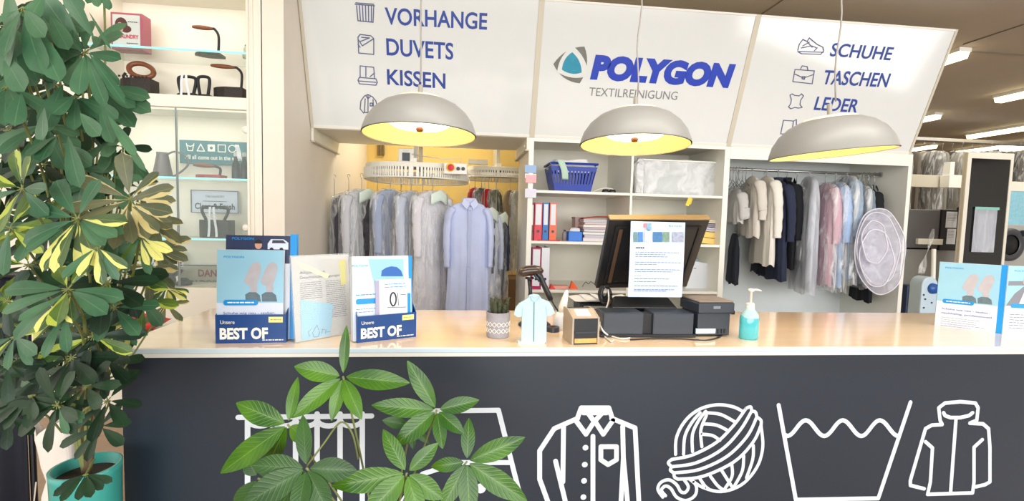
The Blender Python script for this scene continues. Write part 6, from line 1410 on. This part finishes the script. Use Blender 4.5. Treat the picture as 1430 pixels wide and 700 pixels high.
# hand-placed crowns following the photo (centre px, depth, kind, radius px, leaflet count, angle range)
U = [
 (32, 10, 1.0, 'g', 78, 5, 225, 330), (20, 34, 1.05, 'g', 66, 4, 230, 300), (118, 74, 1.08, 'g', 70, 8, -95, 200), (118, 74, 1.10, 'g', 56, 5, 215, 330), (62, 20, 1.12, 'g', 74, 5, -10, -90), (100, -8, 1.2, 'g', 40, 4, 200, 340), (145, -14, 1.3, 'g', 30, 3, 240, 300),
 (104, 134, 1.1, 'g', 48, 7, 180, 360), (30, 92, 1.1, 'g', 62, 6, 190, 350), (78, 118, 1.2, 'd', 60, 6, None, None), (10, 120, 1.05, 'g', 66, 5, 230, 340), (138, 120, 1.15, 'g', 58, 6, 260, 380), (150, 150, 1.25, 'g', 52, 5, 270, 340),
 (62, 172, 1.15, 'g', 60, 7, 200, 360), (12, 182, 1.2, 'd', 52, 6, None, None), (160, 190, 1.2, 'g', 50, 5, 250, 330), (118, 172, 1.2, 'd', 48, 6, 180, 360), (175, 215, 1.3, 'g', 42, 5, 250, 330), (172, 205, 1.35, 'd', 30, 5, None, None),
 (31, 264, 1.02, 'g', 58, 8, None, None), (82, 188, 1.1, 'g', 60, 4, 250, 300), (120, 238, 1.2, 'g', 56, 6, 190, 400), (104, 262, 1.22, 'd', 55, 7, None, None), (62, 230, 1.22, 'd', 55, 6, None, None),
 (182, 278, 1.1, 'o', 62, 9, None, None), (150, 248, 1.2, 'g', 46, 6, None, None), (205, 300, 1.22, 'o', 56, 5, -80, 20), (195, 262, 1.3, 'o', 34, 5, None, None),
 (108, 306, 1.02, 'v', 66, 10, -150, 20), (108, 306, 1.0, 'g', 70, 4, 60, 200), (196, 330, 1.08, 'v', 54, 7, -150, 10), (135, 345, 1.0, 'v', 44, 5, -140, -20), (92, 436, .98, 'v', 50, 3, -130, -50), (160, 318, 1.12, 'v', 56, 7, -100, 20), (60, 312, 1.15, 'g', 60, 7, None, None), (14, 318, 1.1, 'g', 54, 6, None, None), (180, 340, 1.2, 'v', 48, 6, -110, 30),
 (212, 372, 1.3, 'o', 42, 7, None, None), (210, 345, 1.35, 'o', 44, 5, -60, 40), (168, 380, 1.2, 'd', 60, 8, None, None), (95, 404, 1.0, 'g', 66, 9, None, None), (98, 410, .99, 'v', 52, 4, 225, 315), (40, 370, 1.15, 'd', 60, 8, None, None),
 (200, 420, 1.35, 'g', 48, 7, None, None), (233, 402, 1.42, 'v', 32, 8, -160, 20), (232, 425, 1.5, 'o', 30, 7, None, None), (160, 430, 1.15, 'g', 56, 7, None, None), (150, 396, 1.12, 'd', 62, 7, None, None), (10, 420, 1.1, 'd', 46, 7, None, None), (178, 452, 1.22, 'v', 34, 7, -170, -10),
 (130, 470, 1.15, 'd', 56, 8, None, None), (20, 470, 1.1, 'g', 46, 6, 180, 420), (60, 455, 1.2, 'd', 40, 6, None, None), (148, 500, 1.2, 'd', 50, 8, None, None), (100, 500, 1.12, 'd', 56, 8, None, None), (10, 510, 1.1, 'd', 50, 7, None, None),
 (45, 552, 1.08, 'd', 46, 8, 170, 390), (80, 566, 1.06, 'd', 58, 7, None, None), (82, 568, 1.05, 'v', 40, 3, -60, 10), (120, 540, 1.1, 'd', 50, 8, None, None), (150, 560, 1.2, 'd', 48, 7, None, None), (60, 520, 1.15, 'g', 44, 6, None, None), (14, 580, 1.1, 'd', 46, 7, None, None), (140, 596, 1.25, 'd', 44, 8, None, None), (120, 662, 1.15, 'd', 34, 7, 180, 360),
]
for (px, py, Y, kind, rp, n, a0, a1) in U:
    c = umbel(px, py, Y, kind, rp, n, a0, a1, w=.42 if kind in 'gd' else .36, vmix=.0)
    h_ = max(.05, c.z - base.z); j = base + V((rnd.uniform(-.03, .03), rnd.uniform(-.03, .03), h_ * .45))
    mid = V((base.x * .55 + c.x * .45, base.y * .6 + c.y * .4, base.z + h_ * .62))
    stems.tube(spline([mid, mid.lerp(c, .55) + V((0, .02, .015)), c], 5), [.0026] * 10 + [.0018], 5, cap=False)
    if len(stems.v) % 3 == 0: stems.tube(spline([base, j, mid], 5), [.0045 - .0002 * i for i in range(11)], 6, cap=False)
# big single leaflets nearest the camera at the top
LL = [(12, -20, 22, 47, 34), (5, 36, 18, 84, 38), (5, 74, 34, 128, 36), (48, 58, 50, 112, 36), (48, 34, 84, 115, 33), (118, 76, 58, -8, 36), (132, 54, 92, -10, 24), (118, 78, 110, 133, 29), (122, 80, 148, 148, 24), (124, 74, 175, 145, 17), (126, 72, 168, 120, 13),
      (128, 50, 140, 62, 14), (124, 16, 155, 69, 6), (131, -14, 137, 10, 13), (146, -14, 152, 11, 13), (104, 134, 72, 160, 27), (106, 136, 104, 182, 25), (88, 118, 62, 180, 30), (136, 140, 165, 166, 20), (150, 160, 190, 218, 17), (160, 172, 204, 240, 13), (140, 150, 158, 200, 24), (112, 158, 140, 190, 26),
      (30, 130, 20, 176, 30), (62, 150, 60, 196, 30), (86, 200, 128, 232, 30), (95, 190, 112, 262, 32), (180, 280, 244, 262, 24), (186, 286, 242, 298, 26), (184, 288, 222, 326, 24), (178, 290, 186, 340, 24), (62, -8, 40, 30, 26), (30, 8, 62, 42, 28), (70, 20, 96, 70, 28)]
for x0_, y0_, x1_, y1_, w_ in LL:
    Yk = rnd.uniform(.96, 1.06); leaflet(FB['g' if y0_ < 270 else 'o'], at(x0_, y0_, Yk + .03), at(x1_, y1_, Yk), w_ / F_PX * Yk, V((rnd.uniform(-.4, .4), -1, .3)), ob=True, droop=.08, fold=.12, m=2, n=10)
# filler umbels deeper inside the crown
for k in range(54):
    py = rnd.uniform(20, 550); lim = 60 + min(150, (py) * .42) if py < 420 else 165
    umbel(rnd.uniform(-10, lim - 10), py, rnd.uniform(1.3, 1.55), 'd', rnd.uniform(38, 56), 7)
FB['l'].build('lime_foliage', LG5, up_, smooth=True); FB['g'].build('green_foliage', LG1, up_, smooth=True); FB['d'].build('dark_shaded_foliage', LG2, up_, smooth=True); FB['v'].build('variegated_foliage', LG3, up_, smooth=True); FB['o'].build('olive_foliage', LG4, up_, smooth=True)
stems.build('branches', M_stem, up_, smooth=True)
for dx, dy, l in ((0, 0, 1.0), (.03, .03, .8), (-.04, .02, .9)):
    MB().tube(spline([base, base + V((dx, dy, .4 * l)), base + V((dx * 2, dy * 2, .6 * l)), base + V((dx * 3, .05 + dy * 2, .85 * l))]), [.010 - .0004 * i for i in range(19)], 8).build('trunk', M_bark, up_, smooth=True)
# white bag and dark upright at the far left
c = at(52, 660, 1.6); x0, x1 = at(30, 660, 1.6).x, at(80, 660, 1.6).x; zt = at(50, 606, 1.6).z
wb = thing('white_bag', 'crumpled white paper bag standing left of the turquoise planter', 'bag', (c.x, 1.65, 0))
b = MB(); nn_ = 28; K = 16; vs = []
for j in range(K + 1):
    v = j / K
    for i in range(nn_):
        a = 2 * PI * i / nn_; ca, sa = math.cos(a), math.sin(a); hw = (x1 - x0) / 2 * (1.15 - .12 * v); hd = .09 * (1 - .55 * v)
        p = V((c.x + hw * math.copysign(abs(ca) ** .4, ca), 1.7 + hd * math.copysign(abs(sa) ** .5, sa), zt * v)); q_ = noise.noise(p * 7) * .022 + noise.noise(p * 19) * .008
        vs.append(p + V((q_, q_, (.05 * noise.noise(V((a * 1.5, 3, 1))) + .02 * math.sin(4 * a)) if j == K else 0)))
b.add(vs, [(j * nn_ + i, j * nn_ + (i + 1) % nn_, (j + 1) * nn_ + (i + 1) % nn_, (j + 1) * nn_ + i) for j in range(K) for i in range(nn_)]); b.build('bag_body', mat('bag_paper', (228, 218, 208), .7, bump=.3, bscale=25), wb, solid=.002)
pl = Plane((c.x, 1.6, 0), (1, 0, 0), (0, 0, 1)); pl.strokes('fold_line', mat('bag_crease', (190, 176, 164), .7), wb, [[(.0, zt * .8), (-.02, zt * .6)]], .004, .005)
x1 = at(29, 600, 1.9).x
dk = thing('dark_curtain', 'dark navy upright panel at the far left edge', 'panel', (x1 - .2, 1.92, 0))
MB().sheet(lambda u, v: V((x1 - .42 + .42 * u, 1.92 + .02 * math.sin(u * 22), v * at(20, 385, 1.9).z)), 40, 2).build('fabric', mat('curtain_navy', (14, 18, 32), .8), dk, smooth=True, solid=.008)
MB().tube([V((x1 - .44, 1.92, at(20, 385, 1.9).z)), V((x1 + .02, 1.92, at(20, 385, 1.9).z))], .012, 8).build('top_bar', M_black, dk)
for x in (x1 - .43, x1 + .0): MB().tube([V((x, 1.945, 0)), V((x, 1.945, at(20, 385, 1.9).z))], .010, 8).build('post', M_black, dk)
# ------------------------------------------------------------------ light
w = D.worlds.new('World'); scene.world = w; w.use_nodes = True; nt = w.node_tree
bg = nt.nodes['Background']
tc = nt.nodes.new('ShaderNodeTexCoord'); sp = nt.nodes.new('ShaderNodeSeparateXYZ'); rp = nt.nodes.new('ShaderNodeValToRGB')
nt.links.new(tc.outputs['Generated'], sp.inputs[0]); nt.links.new(sp.outputs[2], rp.inputs[0]); nt.links.new(rp.outputs[0], bg.inputs[0])
rp.color_ramp.elements[0].color = (.30, .29, .27, 1); rp.color_ramp.elements[0].position = 0
rp.color_ramp.elements[1].color = (.85, .93, 1, 1); rp.color_ramp.elements[1].position = .25
bg.inputs[1].default_value = .8
def area(name, loc, target, sx, sy, e, col):
    l = D.lights.new(name, 'AREA'); l.shape = 'RECTANGLE'; l.size = sx; l.size_y = sy; l.energy = e; l.color = col
    o = D.objects.new(name, l); COL.objects.link(o); o.location = loc
    o.rotation_euler = (V(target) - V(loc)).to_track_quat('-Z', 'Y').to_euler(); return o
# daylight through the shop front behind the camera, and an added fill from the right
area('shopfront_daylight', (1.5, -8.5, 2.1), (1.5, 4, 1.3), 12, 4.2, 1050, (1, .99, .97))
area('side_window_daylight', (-3.3, 1.2, 2.0), (1.0, 3.5, 1.2), 3.0, 2.2, 30, (1, .97, .92))
area('ceiling_fill_light', (1.2, .9, 3.22), (1.2, 1.3, 0), 3.6, .5, 55, (1, .96, .9))  # added overhead fill for side wall and worktop, without a fitting
area('workshop_tube_light', (7.2, 6.2, 3.18), (7.2, 6.2, 0), 3.5, 4.0, 80, (1, .95, .86))
area('right_fill_light', (7.0, -1.5, 2.2), (-1.2, 4.4, 1.6), 3.5, 2.4, 120, (1, .98, .96))  # unseen light added to lift the side wall; no window stands there
area('garment_bay_light', (-.3, 5.7, 3.1), (-.3, 5.7, 0), 1.2, .6, 30, (1, .9, .7))
# ------------------------------------------------------------------ camera
cd = D.cameras.new('camera'); co = D.objects.new('camera', cd); COL.objects.link(co)
cd.sensor_width = 36; cd.sensor_fit = 'HORIZONTAL'; cd.lens = F_PX / 1430 * 36; cd.clip_start = .05
Rm = Matrix((CR, CU, -CF)).transposed()
co.matrix_world = Matrix.Translation(CP) @ Rm.to_4x4()
scene.camera = co
scene.view_settings.view_transform = 'Standard'; scene.view_settings.look = 'None'
scene.view_settings.gamma = 1; scene.view_settings.use_curve_mapping = False
scene.view_settings.exposure = .12
scene.cycles.max_bounces = 8; scene.cycles.transparent_max_bounces = 24
scene.cycles.use_denoising = True
